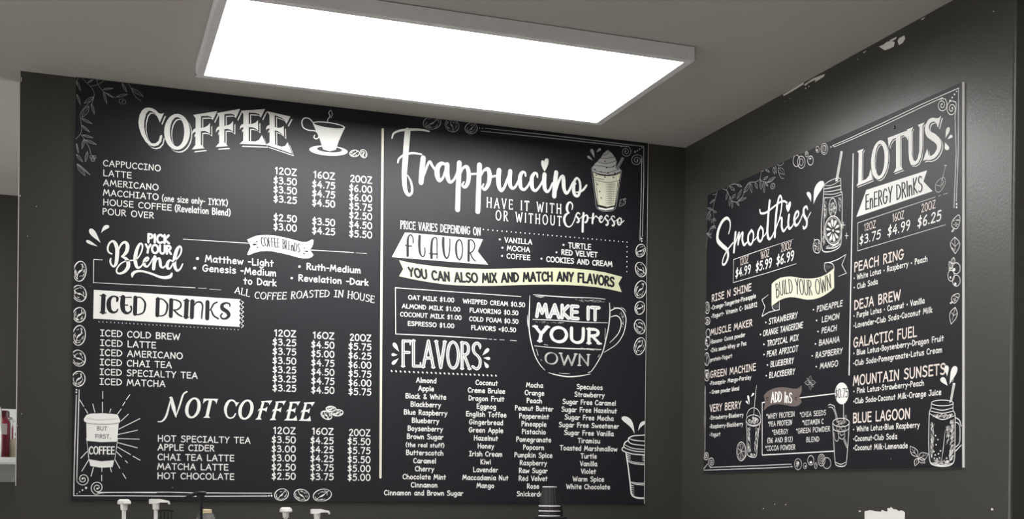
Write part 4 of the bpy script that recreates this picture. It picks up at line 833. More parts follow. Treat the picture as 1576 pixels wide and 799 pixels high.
["T",1,"w","hand","TURTLE",15,1.0,0.0,0,[7529,4138,7930,4138],[7529,4224,7930,4224],8],
["T",1,"w","hand","RED VELVET",15,1.0,0.0,0,[7410,4021,8047,4021],[7410,4103,8047,4103],8],
["T",1,"w","hand","COOKIES AND CREAM",15,1.0,0.0,0,[7151,3890,8314,3890],[7151,3972,8314,3972],8],
["D",1,"w",[7447,4181,16,1,0,-15]],
["D",1,"w",[7325,4050,16,1,0,-15]],
["D",1,"w",[7066,3930,16,1,0,-15]]]],
["mix_banner","long pale yellow curved banner reading YOU CAN ALSO MIX AND MATCH ANY FLAVORS",[
["P",1,"y",0,[[4718,3734,4878,3711,5045,3695,5284,3682,5525,3678,5792,3681,6062,3693,6410,3720,6761,3754,7014,3779,7270,3799,7528,3810,7789,3809,7999,3802,8185,3786,8492,3734,8426,3619,8487,3482,8268,3514,8055,3534,7792,3541,7532,3536,7222,3523,6890,3499,6562,3468,6263,3441,5942,3420,5649,3408,5407,3413,5167,3432,4929,3457,4720,3489,4785,3603]]],
["T",2,"d","hand","YOU CAN ALSO M|X AND MATCH ANY FLAVORS",34,1.0,0,0,[4881,3507,5166,3478,5527,3463,5942,3476,6263,3495,6637,3532,7017,3567,7401,3595,7792,3597,8055,3585,8347,3560],[4860,3632,5165,3612,5526,3604,5940,3616,6261,3639,6636,3672,7015,3707,7400,3734,7790,3741,8053,3733,8351,3709],8]]],
["extras_box","hand drawn white box around the milk and topping prices",[
["S",1,"w",0,0,[6725,3299,9,5621,3303,11,4664,3306,12]],
["S",1,"w",0,0,[4664,3310,12,4677,2592,12]],
["S",1,"w",0,0,[4677,2594,11,5416,2600,15,6161,2594,10]],
["S",1,"w",0,0,[6187,2592,7,6241,2592,7]],
["S",1,"w",0,0,[6274,2592,7,6317,2591,7]],
["S",1,"w",0,0,[6372,2591,7,6448,2591,7]],
["S",1,"w",0,0,[6547,2590,7,6657,2589,7]]]],
["extras_list","milk and espresso extras with prices",[
["T",1,"w","hand","OAT MILK $1.00",12,1.0,0.0,0,[4868,3141,5611,3141],[4868,3205,5611,3205],8],
["T",1,"w","hand","ALMOND MILK $1.00",11,1.0,0.0,0,[4771,3001,5711,3001],[4771,3065,5711,3065],8],
["T",1,"w","hand","COCONUT MILK $1.00",11,1.0,0.0,0,[4743,2873,5733,2873],[4743,2937,5733,2937],8],
["T",1,"w","hand","ESPRESSO $1.00",12,1.0,0.0,0,[4864,2737,5615,2737],[4864,2801,5615,2801],8]]],
["extras_list","whipped cream and flavoring extras with prices",[
["T",1,"w","hand","WHIPPED CREAM $0.50",12,1.0,0.0,0,[5754,3136,6793,3136],[5754,3203,6793,3203],8],
["T",1,"w","hand","FLAVORING $0.50",12,1.0,0.0,0,[5866,3000,6681,3000],[5866,3066,6681,3066],8],
["T",1,"w","hand","COLD FOAM $0.50",12,1.0,0.0,0,[5863,2864,6683,2864],[5863,2930,6683,2930],8],
["T",1,"w","hand","FLAVORS +$0.50",12,1.0,0.0,0,[5895,2727,6645,2727],[5895,2793,6645,2793],8]]],
["mug_drawing","chalk style mug outline reading MAKE IT YOUR OWN",[
["S",1,"w",0,1,[6933,3344,8,7164,3339,14,7588,3340,14,7975,3354,10,8193,3347,8]],
["S",1,"w",0,1,[6971,3321,4,7059,3313,10,7122,3324,4]],
["S",1,"w",0,1,[6875,3324,8,6869,3090,16,6865,2835,18,6895,2622,18,6964,2390,16,7050,2238,12,7145,2140,8]],
["S",1,"w",0,1,[6836,3010,4,6838,2892,10,6851,2815,4]],
["S",1,"w",0,1,[8270,3292,10,8278,3112,18,8259,2911,18,8217,2709,18,8159,2486,16,8074,2322,14,7967,2168,12,7903,2132,8]],
["S",1,"w",0,1,[7209,2103,6,7347,2073,16,7560,2052,20,7774,2075,16,7942,2113,8]],
["S",1,"w",0,1,[7389,2106,4,7495,2099,8,7581,2099,4]],
["S",1,"w",0,1,[6927,2946,10,7337,2954,12,7807,2950,14,8241,2964,8]],
["S",1,"w",0,1,[6963,2523,8,7236,2511,12,7597,2509,18,7898,2517,16,8126,2520,10]],
["S",1,"w",0,1,[8287,3163,14,8391,3213,18,8490,3195,18,8560,3088,16,8566,2968,16,8517,2784,14,8398,2618,12,8185,2477,8]],
["S",1,"w",0,1,[8294,3063,10,8393,3089,16,8464,3043,16,8482,2943,16,8440,2810,14,8353,2706,12,8284,2642,8]],
["S",1,"w",0,1,[8468,3234,4,8534,3207,8,8568,3159,4]],
["S",1,"w",0,1,[8347,3226,6,8374,3218,6]],
["S",1,"w",0,1,[6995,2470,6,7027,2374,8]],
["S",1,"w",0,1,[8073,2392,6,8105,2440,6]],
["S",1,"w",0,1,[8198,2868,6,8196,2688,8]],
["S",1,"w",0,1,[7074,2307,8,7087,2294,8]],
["S",1,"w",0,1,[7130,2551,6,7194,2545,6]],
["H",1,"w",34,3,20,[34,-3,4],[7610,3327,8215,3325,8193,3291,7803,3274]],
["H",1,"w",26,4,20,[29,-1,4],[6958,2923,7486,2928,7422,2901,7001,2897]],
["H",1,"w",26,5,20,[30,-1,4],[7747,2546,8115,2520,8094,2487,7769,2507]],
["H",1,"w",34,6,20,[13,-20,4],[8469,3173,8542,3087,8531,2926,8462,2812,8493,2984,8436,3101]]]],
["mug_lettering","bold words MAKE IT YOUR OWN inside the mug",[
["T",1,"w","sans","MAKE |T",58,1.0,0.0,0,[6985,2998,8092,3000],[6985,3202,8092,3203],8],
["T",2,"d","sans","MAKE |T",6,1.0,0.0,0,[6985,2998,8092,3000],[6985,3202,8092,3203],8],
["T",1,"w","hand","YOUR",58,0.7,0.0,1,[6951,2605,8118,2616],[6951,2836,8118,2847],8],
["T",1,"w","hand","OWN",28,0.4,0.0,1,[7134,2245,7932,2244],[7134,2426,7932,2425],8],
["T",2,"d","hand","OWN",7,1.0,0.0,0,[7134,2245,7932,2244],[7134,2426,7932,2425],8]]],
["flavors_heading","tall inline serif word FLAVORS with splash drops",[
["T",1,"w","hand","FLAVORS",50,0.8,0,1,[4773,2104,5272,2106,6071,2107],[4768,2500,5268,2513,6066,2520],8],
["T",2,"d","hand","FLAVORS",8,1,0,0,[4773,2104,5272,2106,6071,2107],[4768,2500,5268,2513,6066,2520],8],
["R",1,"w",[4641,2455,4734,2321,-26,-18,0,0]],
["R",1,"w",[4612,2275,4712,2272,-2,-23,0,0]],
["R",1,"w",[4623,2124,4728,2223,19,-19,0,0]],
["R",1,"w",[6190,2443,6083,2325,-23,18,0,0]],
["R",1,"w",[6217,2283,6100,2292,3,23,0,0]],
["R",1,"w",[6181,2137,6112,2237,25,16,0,0]],
["Q",1,"w",[4618,2020,10,7,11,-15,6315,2018,25]]]],
["flavor_list","syrup flavour names, column headed by Almond",[
["T",1,"w","hand","Almond",14,1.0,0.0,0,[5009,1861,5336,1861],[5009,1935,5336,1935],8],
["T",1,"w","hand","Apple",14,1.0,0.0,0,[5045,1736,5297,1736],[5045,1810,5297,1810],8],
["T",1,"w","hand","Black & White",14,1.0,0.0,0,[4843,1611,5497,1611],[4843,1685,5497,1685],8],
["T",1,"w","hand","Blackberry",14,1.0,0.0,0,[4925,1486,5412,1486],[4925,1560,5412,1560],8],
["T",1,"w","hand","Blue Raspberry",14,1.0,0.0,0,[4818,1361,5517,1361],[4818,1435,5517,1435],8],
["T",1,"w","hand","Blueberry",14,1.0,0.0,0,[4947,1236,5386,1236],[4947,1310,5386,1310],8],
["T",1,"w","hand","Boysenberry",14,1.0,0.0,0,[4882,1111,5448,1111],[4882,1185,5448,1185],8],
["T",1,"w","hand","Brown Sugar",14,1.0,0.0,0,[4871,986,5457,986],[4871,1060,5457,1060],8],
["T",1,"w","hand","(the real stuff)",12,1.0,0.0,0,[4852,861,5473,861],[4852,924,5473,924],8],
["T",1,"w","hand","Butterscotch",14,1.0,0.0,0,[4861,736,5462,736],[4861,810,5462,810],8],
["T",1,"w","hand","Caramel",14,1.0,0.0,0,[4977,611,5343,611],[4977,685,5343,685],8],
["T",1,"w","hand","Cherry",14,1.0,0.0,0,[5006,486,5312,486],[5006,560,5312,560],8],
["T",1,"w","hand","Chocolate Mint",14,1.0,0.0,0,[4810,361,5506,361],[4810,435,5506,435],8],
["T",1,"w","hand","Cinnamon",14,1.0,0.0,0,[4943,236,5370,236],[4943,310,5370,310],8],
["T",1,"w","hand","Cinnamon and Brown Sugar",14,1.0,0.0,0,[4520,111,5791,111],[4520,185,5791,185],8]]],
["flavor_list","syrup flavour names, column headed by Coconut",[
["T",1,"w","hand","Coconut",14,1.0,0.0,0,[5978,1863,6347,1863],[5978,1937,6347,1937],8],
["T",1,"w","hand","Creme Brulee",14,1.0,0.0,0,[5852,1738,6472,1738],[5852,1812,6472,1812],8],
["T",1,"w","hand","Dragon Fruit",14,1.0,0.0,0,[5865,1613,6458,1613],[5865,1687,6458,1687],8],
["T",1,"w","hand","Eggnog",14,1.0,0.0,0,[5999,1488,6324,1488],[5999,1562,6324,1562],8],
["T",1,"w","hand","English Toffee",14,1.0,0.0,0,[5824,1363,6498,1363],[5824,1437,6498,1437],8],
["T",1,"w","hand","Gingerbread",14,1.0,0.0,0,[5877,1238,6444,1238],[5877,1312,6444,1312],8],
["T",1,"w","hand","Green Apple",14,1.0,0.0,0,[5875,1113,6446,1113],[5875,1187,6446,1187],8],
["T",1,"w","hand","Hazelnut",14,1.0,0.0,0,[5959,987,6361,987],[5959,1061,6361,1061],8],
["T",1,"w","hand","Honey",14,1.0,0.0,0,[6023,862,6297,862],[6023,936,6297,936],8],
["T",1,"w","hand","Irish Cream",14,1.0,0.0,0,[5882,737,6437,737],[5882,811,6437,811],8],
["T",1,"w","hand","Kiwi",14,1.0,0.0,0,[6072,612,6246,612],[6072,686,6246,686],8],
["T",1,"w","hand","Lavender",14,1.0,0.0,0,[5951,487,6367,487],[5951,561,6367,561],8],
["T",1,"w","hand","Maccadamia Nut",14,1.0,0.0,0,[5777,362,6541,362],[5777,436,6541,436],8],
["T",1,"w","hand","Mango",14,1.0,0.0,0,[6012,237,6304,237],[6012,311,6304,311],8]]],
["flavor_list","syrup flavour names, column headed by Mocha",[
["T",1,"w","hand","Mocha",14,1.0,0.0,0,[6828,1857,7116,1857],[6828,1931,7116,1931],8],
["T",1,"w","hand","Orange",14,1.0,0.0,0,[6805,1732,7138,1732],[6805,1806,7138,1806],8],
["T",1,"w","hand","Peach",14,1.0,0.0,0,[6839,1607,7102,1607],[6839,1681,7102,1681],8],
["T",1,"w","hand","Peanut Butter",14,1.0,0.0,0,[6641,1482,7299,1482],[6641,1556,7299,1556],8],
["T",1,"w","hand","Peppermint",14,1.0,0.0,0,[6713,1357,7225,1357],[6713,1431,7225,1431],8],
["T",1,"w","hand","Pineapple",14,1.0,0.0,0,[6754,1232,7182,1232],[6754,1306,7182,1306],8],
["T",1,"w","hand","Pistachio",14,1.0,0.0,0,[6762,1108,7173,1108],[6762,1182,7173,1182],8],
["T",1,"w","hand","Pomegranate",14,1.0,0.0,0,[6669,983,7265,983],[6669,1057,7265,1057],8],
["T",1,"w","hand","Popcorn",14,1.0,0.0,0,[6786,858,7146,858],[6786,932,7146,932],8],
["T",1,"w","hand","Pumpkin Spice",14,1.0,0.0,0,[6640,733,7291,733],[6640,807,7291,807],8],
["T",1,"w","hand","Raspberry",14,1.0,0.0,0,[6732,608,7197,608],[6732,682,7197,682],8],
["T",1,"w","hand","Raw Sugar",14,1.0,0.0,0,[6719,484,7209,484],[6719,558,7209,558],8],
["T",1,"w","hand","Red Velvet",14,1.0,0.0,0,[6716,359,7210,359],[6716,433,7210,433],8],
["T",1,"w","hand","Rose",14,1.0,0.0,0,[6858,234,7067,234],[6858,308,7067,308],8],
["T",1,"w","hand","Snickerdoodle",14,1.0,0.0,0,[6687,110,7325,110],[6687,184,7325,184],8]]],
["flavor_list","syrup flavour names, column headed by Speculoos",[
["T",1,"w","hand","Speculoos",14,1.0,0.0,0,[7704,1861,8161,1861],[7704,1936,8161,1936],8],
["T",1,"w","hand","Strawberry",14,1.0,0.0,0,[7667,1736,8197,1736],[7667,1811,8197,1811],8],
["T",1,"w","hand","Sugar Free Caramel",14,1.0,0.0,0,[7458,1610,8404,1610],[7458,1686,8404,1686],8],
["T",1,"w","hand","Sugar Free Hazelnut",14,1.0,0.0,0,[7440,1485,8422,1485],[7440,1561,8422,1561],8],
["T",1,"w","hand","Sugar Free Mocha",14,1.0,0.0,0,[7498,1360,8363,1360],[7498,1436,8363,1436],8],
["T",1,"w","hand","Sugar Free Sweetener",14,1.0,0.0,0,[7398,1235,8462,1235],[7398,1310,8462,1310],8],
["T",1,"w","hand","Sugar Free Vanilla",14,1.0,0.0,0,[7492,1110,8367,1110],[7492,1185,8367,1185],8],
["T",1,"w","hand","Tiramisu",14,1.0,0.0,0,[7732,985,8126,985],[7732,1060,8126,1060],8],
["T",1,"w","hand","Toasted Marshmallow",14,1.0,0.0,0,[7419,860,8437,860],[7419,935,8437,935],8],
["T",1,"w","hand","Turtle",14,1.0,0.0,0,[7785,735,8070,735],[7785,810,8070,810],8],
["T",1,"w","hand","Vanilla",14,1.0,0.0,0,[7776,610,8078,610],[7776,685,8078,685],8],
["T",1,"w","hand","Violet",14,1.0,0.0,0,[7795,485,8058,485],[7795,560,8058,560],8],
["T",1,"w","hand","Warm Spice",14,1.0,0.0,0,[7649,360,8204,360],[7649,435,8204,435],8],
["T",1,"w","hand","White Chocolate",14,1.0,0.0,0,[7537,235,8314,235],[7537,310,8314,310],8]]],
["takeaway_cup_drawing","white outline takeaway cup cut off by the board edge",[
["S",1,"w",0,1,[8641,1085,18,8729,1122,18,8929,1139,16]],
["S",1,"w",0,1,[8636,1075,18,8637,1031,18,8708,986,14,8931,965,14]],
["S",1,"w",0,1,[8641,1075,12,8752,1048,16,8930,1038,14]],
["S",1,"w",0,1,[8623,1039,18,8571,1003,20,8558,933,16,8643,894,14,8776,867,16,8932,860,16]],
["S",1,"w",0,1,[8565,973,10,8709,916,14,8932,900,12]],
["S",1,"w",0,1,[8554,937,18,8521,902,18,8544,868,18,8666,830,18,8777,816,18,8933,809,16]],
["S",1,"w",0,1,[8595,843,24,8635,612,22,8671,371,24,8700,170,24,8752,114,26,8830,94,28,8941,91,28]],
["S",1,"w",0,1,[8623,702,8,8734,664,14,8935,647,14]],
["S",1,"w",0,1,[8627,717,6,8756,685,10,8934,673,10]],
["S",1,"w",0,1,[8671,355,10,8783,322,16,8939,309,14]],
["S",1,"w",0,1,[8693,361,6,8805,342,12,8938,338,12]],
["S",1,"w",0,1,[8608,809,14,8677,794,6]],
["S",1,"w",0,1,[8893,798,6,8933,791,12]],
["S",1,"w",0,1,[8609,779,14,8678,764,6]],
["S",1,"w",0,1,[8893,772,6,8933,764,12]],
["S",1,"w",0,1,[8609,749,14,8678,734,6]],
["S",1,"w",0,1,[8893,746,6,8934,738,12]],
["S",1,"w",0,1,[8609,718,14,8678,703,6]],
["S",1,"w",0,1,[8894,719,6,8934,712,12]],
["S",1,"w",0,1,[8685,307,16,8750,291,6]],
["S",1,"w",0,1,[8685,272,16,8750,257,6]],
["S",1,"w",0,1,[8686,238,16,8750,223,6]],
["S",1,"w",0,1,[8686,204,16,8751,188,6]],
["S",1,"w",0,1,[8687,170,16,8751,154,6]],
["R",1,"w",[8517,1430,8746,1158,-46,-32,39,27]],
["R",1,"w",[8944,1366,8812,1204,-27,18,-21,14]]]],
["coffee_bean_drawing",None,[
["B",1,"w",[8821,4192,83,-14,-29,-106,12,0]]]],
["coffee_bean_drawing",None,[
["B",1,"w",[8827,3878,91,29,37,-117,12,1]]]],
["coffee_bean_drawing",None,[
["B",1,"w",[8828,3550,101,-18,-40,-143,12,2]]]],
["coffee_bean_drawing",None,[
["B",1,"w",[8817,3242,86,-16,-29,-106,12,0]]]],
["coffee_bean_drawing",None,[
["B",1,"w",[8820,2930,94,28,36,-115,12,1]]]],
["coffee_bean_drawing",None,[
["B",1,"w",[8824,2608,95,-18,-40,-142,12,2]]]]]
RIGHT_ART = [
["leaf_garland","grey leafy twigs printed in the top left corner",[
["S",1,"f",0,1,[353,4456,5,276,4341,5,227,4234,5,242,4095,5,253,3937,5,207,3868,5,168,3826,5]],
["S",1,"f",0,1,[523,4463,5,651,4411,5,729,4318,5,825,4211,5,974,4160,5,1084,4182,5,1173,4237,5,1261,4347,5,1349,4377,5,1508,4345,5,1640,4360,5,1679,4450,5,1740,4454,5]],
["S",1,"f",0,1,[632,4416,5,726,4461,5,876,4459,5,1006,4421,5]],
["S",1,"f",0,1,[1640,4360,5,1716,4306,5,1886,4257,5,2019,4271,5]],
["S",1,"f",0,1,[240,4193,5,128,4197,5,41,4136,5]],
["S",1,"f",0,1,[253,3937,5,95,3870,5,26,3706,5,4,3612,5]],
["S",1,"f",0,1,[2114,4452,5,2213,4419,5,2283,4442,5]],
["S",1,"f",0,1,[2148,4426,5,2156,4336,5,2216,4242,5,2301,4209,5]],
["S",1,"f",0,1,[203,4445,5,342,4423,5]],
["L",1,"f",[276,4350,118,4326,-14,13,4]],
["L",1,"f",[689,4384,635,4262,-26,9,4]],
["L",1,"f",[767,4290,743,4143,-30,8,4]],
["L",1,"f",[825,4211,835,4095,-23,5,4]],
["L",1,"f",[956,4164,1042,4089,-20,-4,4]],
["L",1,"f",[824,4249,927,4292,27,-17,4]],
["L",1,"f",[973,4207,1110,4326,30,-14,4]],
["L",1,"f",[1011,4170,1257,4163,13,-20,4]],
["L",1,"f",[1173,4256,1360,4361,43,-24,4]],
["L",1,"f",[752,4445,904,4354,-25,-11,4]],
["L",1,"f",[969,4430,1116,4362,-13,-12,4]],
["L",1,"f",[1367,4360,1413,4202,-35,5,4]],
["L",1,"f",[1508,4336,1566,4231,-30,2,4]],
["L",1,"f",[1647,4340,1670,4199,-31,6,4]],
["L",1,"f",[1733,4293,1771,4122,-31,5,4]],
["L",1,"f",[1743,4323,1868,4342,18,-17,4]],
["L",1,"f",[1853,4256,2068,4286,23,-23,4]],
["L",1,"f",[1785,4272,1871,4198,-18,-4,4]],
["L",1,"f",[2016,4440,2044,4336,-30,5,4]],
["L",1,"f",[2065,4446,2090,4334,-23,4,4]],
["L",1,"f",[2148,4399,2312,4263,-53,-13,4]],
["L",1,"f",[1798,4458,1910,4395,-14,-9,4]],
["L",1,"f",[108,4201,43,4077,-43,14,4]],
["L",1,"f",[149,4153,112,4043,-28,8,4]],
["L",1,"f",[240,4173,336,4134,-13,-13,4]],
["L",1,"f",[47,4263,200,4211,-7,-12,4]],
["L",1,"f",[251,4054,323,4000,-26,-6,4]],
["L",1,"f",[231,4048,181,4000,-26,11,4]],
["L",1,"f",[245,3938,326,3880,-23,-6,4]],
["L",1,"f",[234,3931,126,3913,-19,16,4]],
["L",1,"f",[15,3856,176,3815,-4,-17,4]],
["L",1,"f",[35,3862,186,3745,-22,-5,4]],
["O",1,"f",[2001,4168,60,-14,1,-39,4,0,360]],
["O",1,"f",[2021,4181,33,-8,0,-25,4,0,360]],
["O",1,"f",[1982,4154,33,-8,0,-18,4,0,360]]]],
["fruit_drawing","small round fruits along the top edge",[
["O",1,"w",[2618,4384,87,-22,2,-83,7,0,360]],
["O",1,"w",[2740,4335,95,-24,2,-87,8,0,360]],
["O",1,"w",[2740,4335,47,-12,1,-48,6,0,360]],
["O",1,"w",[2969,4302,71,-18,1,-64,10,0,360]],
["D",1,"w",[2964,4329,25,-6,0,-12]],
["O",1,"w",[2874,4413,38,-10,1,-36,6,0,360]],
["O",1,"w",[2870,4424,17,-4,0,-14,5,0,360]],
["O",1,"w",[3141,4411,41,-11,1,-42,6,0,360]],
["D",1,"w",[3128,4405,16,-4,0,-14]],
["O",1,"w",[3300,4377,81,-21,1,-75,7,0,360]],
["O",1,"w",[3291,4379,45,-12,1,-51,7,0,360]],
["O",1,"w",[3315,4385,32,-8,1,-33,5,0,360]]]],
["smoothies_heading","large white brush script word Smoothies with a heart over the i",[
["S",1,"w",0,1,[729,3718,25,773,3807,28,761,3908,36,664,3975,47,521,3947,61,397,3828,73,382,3686,76,529,3569,72,685,3469,64,716,3356,54,632,3267,39,546,3275,32,570,3364,29,692,3467,29,866,3551,28]],
["S",1,"w",0,1,[939,3692,57,918,3550,57,897,3404,53]],
["S",1,"w",0,1,[902,3482,21,976,3574,28,1046,3666,49,1038,3580,46,1022,3499,42]],
["S",1,"w",0,1,[1032,3529,21,1112,3636,32,1159,3644,45,1148,3542,45,1203,3457,42,1293,3480,24]],
["S",1,"w",0,1,[1413,3638,38,1328,3577,48,1327,3477,48,1397,3426,38,1462,3474,38,1473,3575,38,1413,3643,34]],
["S",1,"w",0,1,[1436,3471,17,1524,3480,21,1598,3525,20]],
["S",1,"w",0,1,[1673,3638,37,1606,3575,48,1605,3473,48,1671,3423,37,1734,3469,37,1741,3574,37,1673,3643,34]],
["S",1,"w",0,1,[1714,3466,17,1790,3488,20,1859,3542,20]],
["S",1,"w",0,1,[1919,3969,50,1886,3755,54,1865,3524,54,1908,3416,44,1986,3426,30,2077,3516,23]],
["S",1,"w",0,1,[1645,3898,27,1678,3840,31,1822,3818,34,2009,3854,30,2192,3889,30,2313,3879,30,2388,3839,26]],
["S",1,"w",0,1,[2077,3516,17,2181,3644,26,2242,3796,30,2246,3927,33,2190,3980,36,2131,3869,50,2092,3662,53,2070,3415,47]],
["S",1,"w",0,1,[2071,3484,20,2181,3636,30,2251,3643,43,2253,3523,46,2306,3452,36,2403,3501,23]],
["S",1,"w",0,1,[2442,3653,46,2423,3546,46,2451,3462,39,2527,3476,26,2608,3557,19]],
["S",1,"w",0,1,[2599,3551,19,2685,3602,29,2675,3653,32,2617,3649,42,2578,3563,49,2621,3469,39,2715,3503,26,2807,3612,22]],
["S",1,"w",0,1,[2914,3634,22,2882,3681,32,2818,3662,42,2825,3577,45,2894,3483,45,2887,3408,41,2823,3389,35,2802,3425,19]],
["S",1,"w",0,1,[2894,3491,16,2988,3577,16]],
["P",1,"w",0,[[2411,3700,2369,3761,2356,3805,2373,3824,2415,3805,2432,3834,2468,3846,2489,3822,2484,3777,2452,3727]]],
["R",1,"w",[3274,3946,3058,3677,-78,36,-39,18]],
["R",1,"w",[2908,3879,2990,3724,-45,2,14,-1]]]],
["size_price_box","thin box of smoothie sizes and prices",[
["S",1,"w",0,0,[2639,2925,6,1879,2920,8,888,2930,8,889,3287,9,1713,3290,8,2331,3287,6,2567,3284,3]],
["T",1,"p","hand","12OZ",11,1.0,0.0,0,[1081,3162,1335,3162],[1081,3271,1335,3271],8],
["T",1,"p","hand","16OZ",11,1.0,0.0,0,[1676,3156,1926,3156],[1676,3265,1926,3265],8],
["T",1,"p","hand","20OZ",11,1.0,0.0,0,[2240,3162,2518,3162],[2240,3271,2518,3271],8],
["T",1,"w","hand","$4.99",22,1.0,0.1,0,[947,2998,1398,2998],[947,3121,1398,3121],8],
["T",1,"w","hand","$5.99",23,1.0,0.1,0,[1542,2992,1990,2992],[1542,3120,1990,3120],8],
["T",1,"w","hand","$6.99",23,1.0,0.1,0,[2117,2991,2576,2991],[2117,3121,2576,3121],8]]],
["mason_jar_drawing","mason jar drawing with straw and citrus slice beside the Smoothies heading",[
["S",1,"w",0,1,[3300,3884,10,3286,3664,12,3250,3352,12,3262,3070,12,3305,2982,14,3470,2949,12,3671,2971,12,3718,3083,10,3729,3412,12,3725,3666,10,3697,3711,10,3688,3869,10]],
["S",1,"w",0,1,[3300,3884,8,3419,3908,8,3604,3908,8,3695,3875,8]],
["S",1,"w",0,1,[3310,3874,6,3488,3841,8,3688,3859,6]],
["S",1,"w",0,1,[3301,3830,10,3489,3807,12,3696,3789,10]],
["S",1,"w",0,1,[3298,3791,8,3490,3758,10,3704,3738,10]],
["S",1,"w",0,1,[3305,3759,8,3524,3710,8,3711,3698,8]],
["S",1,"w",0,1,[3320,3706,12,3491,3674,6,3708,3665,10]],
["S",1,"w",0,1,[3313,3708,7,3311,3419,7,3311,3061,7]],
["S",1,"w",0,1,[3367,3011,8,3571,2982,12,3697,3009,6]],
["P",1,"w",0,[[3681,4251,3728,4229,3622,3861,3568,3873]]],
["S",2,"d",0,0,[3695,4218,10,3602,3879,10]],
["O",1,"w",[3526,3222,196,-38,3,-194,14,0,360]],
["O",1,"w",[3526,3222,169,-33,3,-170,5,0,360]],
["R",1,"w",[3676,3172,3566,3209,6,15,0,0]],
["R",1,"w",[3637,3094,3556,3189,24,4,0,0]],
["R",1,"w",[3555,3065,3534,3182,28,-4,0,0]],
["R",1,"w",[3462,3096,3509,3190,28,-10,0,0]],
["R",1,"w",[3392,3176,3491,3210,20,-16,0,0]],
["R",1,"w",[3374,3273,3486,3235,-7,-15,0,0]],
["R",1,"w",[3414,3351,3496,3255,-25,-4,0,0]],
["R",1,"w",[3497,3379,3518,3262,-29,4,0,0]],
["R",1,"w",[3590,3347,3543,3254,-28,10,0,0]],
["R",1,"w",[3658,3268,3562,3233,-20,16,0,0]],
["D",1,"w",[3526,3222,20,-4,0,-18]],
["O",1,"w",[3510,3536,88,-19,2,-123,10,0,360]],
["H",1,"w",40,11,60,[42,-18,6],[3441,3630,3559,3634,3601,3517,3563,3417,3461,3438,3426,3535]],
["H",1,"w",30,12,20,[17,-30,6],[3314,3658,3390,3641,3376,3446,3306,3341]],
["H",1,"w",26,13,20,[9,-29,6],[3632,3647,3712,3629,3710,3377,3646,3449]],
["H",1,"w",22,14,20,[10,-33,6],[3275,3307,3327,3337,3349,3074,3280,3067]],
["H",1,"w",18,15,20,[61,-4,6],[3332,3057,3686,3031,3654,2974,3367,2991]],
["S",1,"w",0,0,[3715,3259,10,3798,3239,10]],
["S",1,"w",0,0,[3757,3289,10,3752,3209,10]],
["S",1,"w",0,0,[3800,3099,8,3872,3085,8]],
["S",1,"w",0,0,[3835,3127,10,3833,3054,10]]]],
["strawberry_drawing","small strawberry drawing by the jar foot",[
["S",1,"w",1,1,[3085,3163,8,3058,3087,10,3095,3010,10,3194,2982,10,3235,3045,10,3209,3140,10,3138,3173,8]],
["H",1,"w",34,16,60,[14,-17,8],[3086,3153,3209,3136,3221,3047,3187,2999,3102,3023,3073,3084]],
["S",1,"w",0,1,[3092,3172,8,3078,3195,8,3107,3163,8]]]],
["corner_ornament","white double line border with curls, top right",[
["S",1,"w",0,0,[3491,4372,8,3829,4367,10,4543,4373,10,5339,4388,9,5985,4384,9]],
["S",1,"w",0,0,[3526,4343,8,3871,4339,10,4582,4339,9,5340,4354,9,5709,4356,9]],
["S",1,"w",0,0,[5982,4385,9,5987,3637,11,5964,3082,9]],
["S",1,"w",0,0,[5926,4097,9,5952,3646,9,5924,3015,9]],
["W",1,"w",[5697,4272,94,-28,1,-84,9,-60,19,1],[5643,4354]],
["W",1,"w",[5868,4179,99,-29,1,-96,9,-40,20,-1],[5933,4095]],
["D",1,"w",[5840,4280,16,-5,0,-13]],
["D",1,"w",[5875,4307,13,-4,0,-10]],
["D",1,"w",[5913,4332,13,-4,0,-10]],
["D",1,"w",[5948,4356,10,-3,0,-8]],
["D",1,"w",[5968,3049,13,-3,0,-13]],
["D",1,"w",[5968,3012,13,-3,0,-13]],
["D",1,"w",[3455,4362,16,-4,0,-9]],
["D",1,"w",[3507,4365,16,-4,0,-9]]]],
["divider_line","white vertical rule between smoothies and energy drinks",[
["S",1,"w",0,0,[3960,4140,22,3921,1248,22]]]],
["lotus_heading","tall serif word LOTUS with drop outline",[
["P",1,"w",0,[[4072,4128,4215,4125,4182,4090,4179,3715,4267,3716,4328,3748,4361,3829,4404,3678,4062,3672,4100,3709,4107,4091]]],
["P",2,"d",0,[[4064,4138,4207,4135,4174,4100,4170,3724,4259,3726,4320,3758,4353,3838,4396,3688,4053,3681,4092,3718,4099,4101]]],
["P",3,"w",0,[[4051,4153,4194,4150,4161,4115,4158,3739,4247,3741,4308,3773,4341,3854,4384,3703,4041,3697,4079,3734,4086,4116]]],
["P",1,"w",0,[[4726,3889,4720,3943,4706,3995,4684,4042,4656,4082,4622,4113,4584,4133,4544,4142,4505,4139,4468,4123,4435,4095,4407,4058,4386,4011,4373,3959,4369,3903,4374,3847,4388,3794,4410,3746,4438,3706,4473,3676,4511,3657,4551,3650,4590,3656,4628,3674,4661,3702,4689,3740,4710,3785,4722,3836],[4647,3892,4644,3937,4636,3979,4624,4018,4607,4050,4588,4075,4567,4091,4545,4098,4523,4094,4502,4080,4484,4057,4468,4026,4457,3988,4450,3945,4448,3900,4451,3855,4459,3811,4471,3772,4487,3740,4506,3715,4528,3700,4550,3695,4572,3699,4593,3714,4612,3737,4627,3769,4639,3806,4645,3848]]],
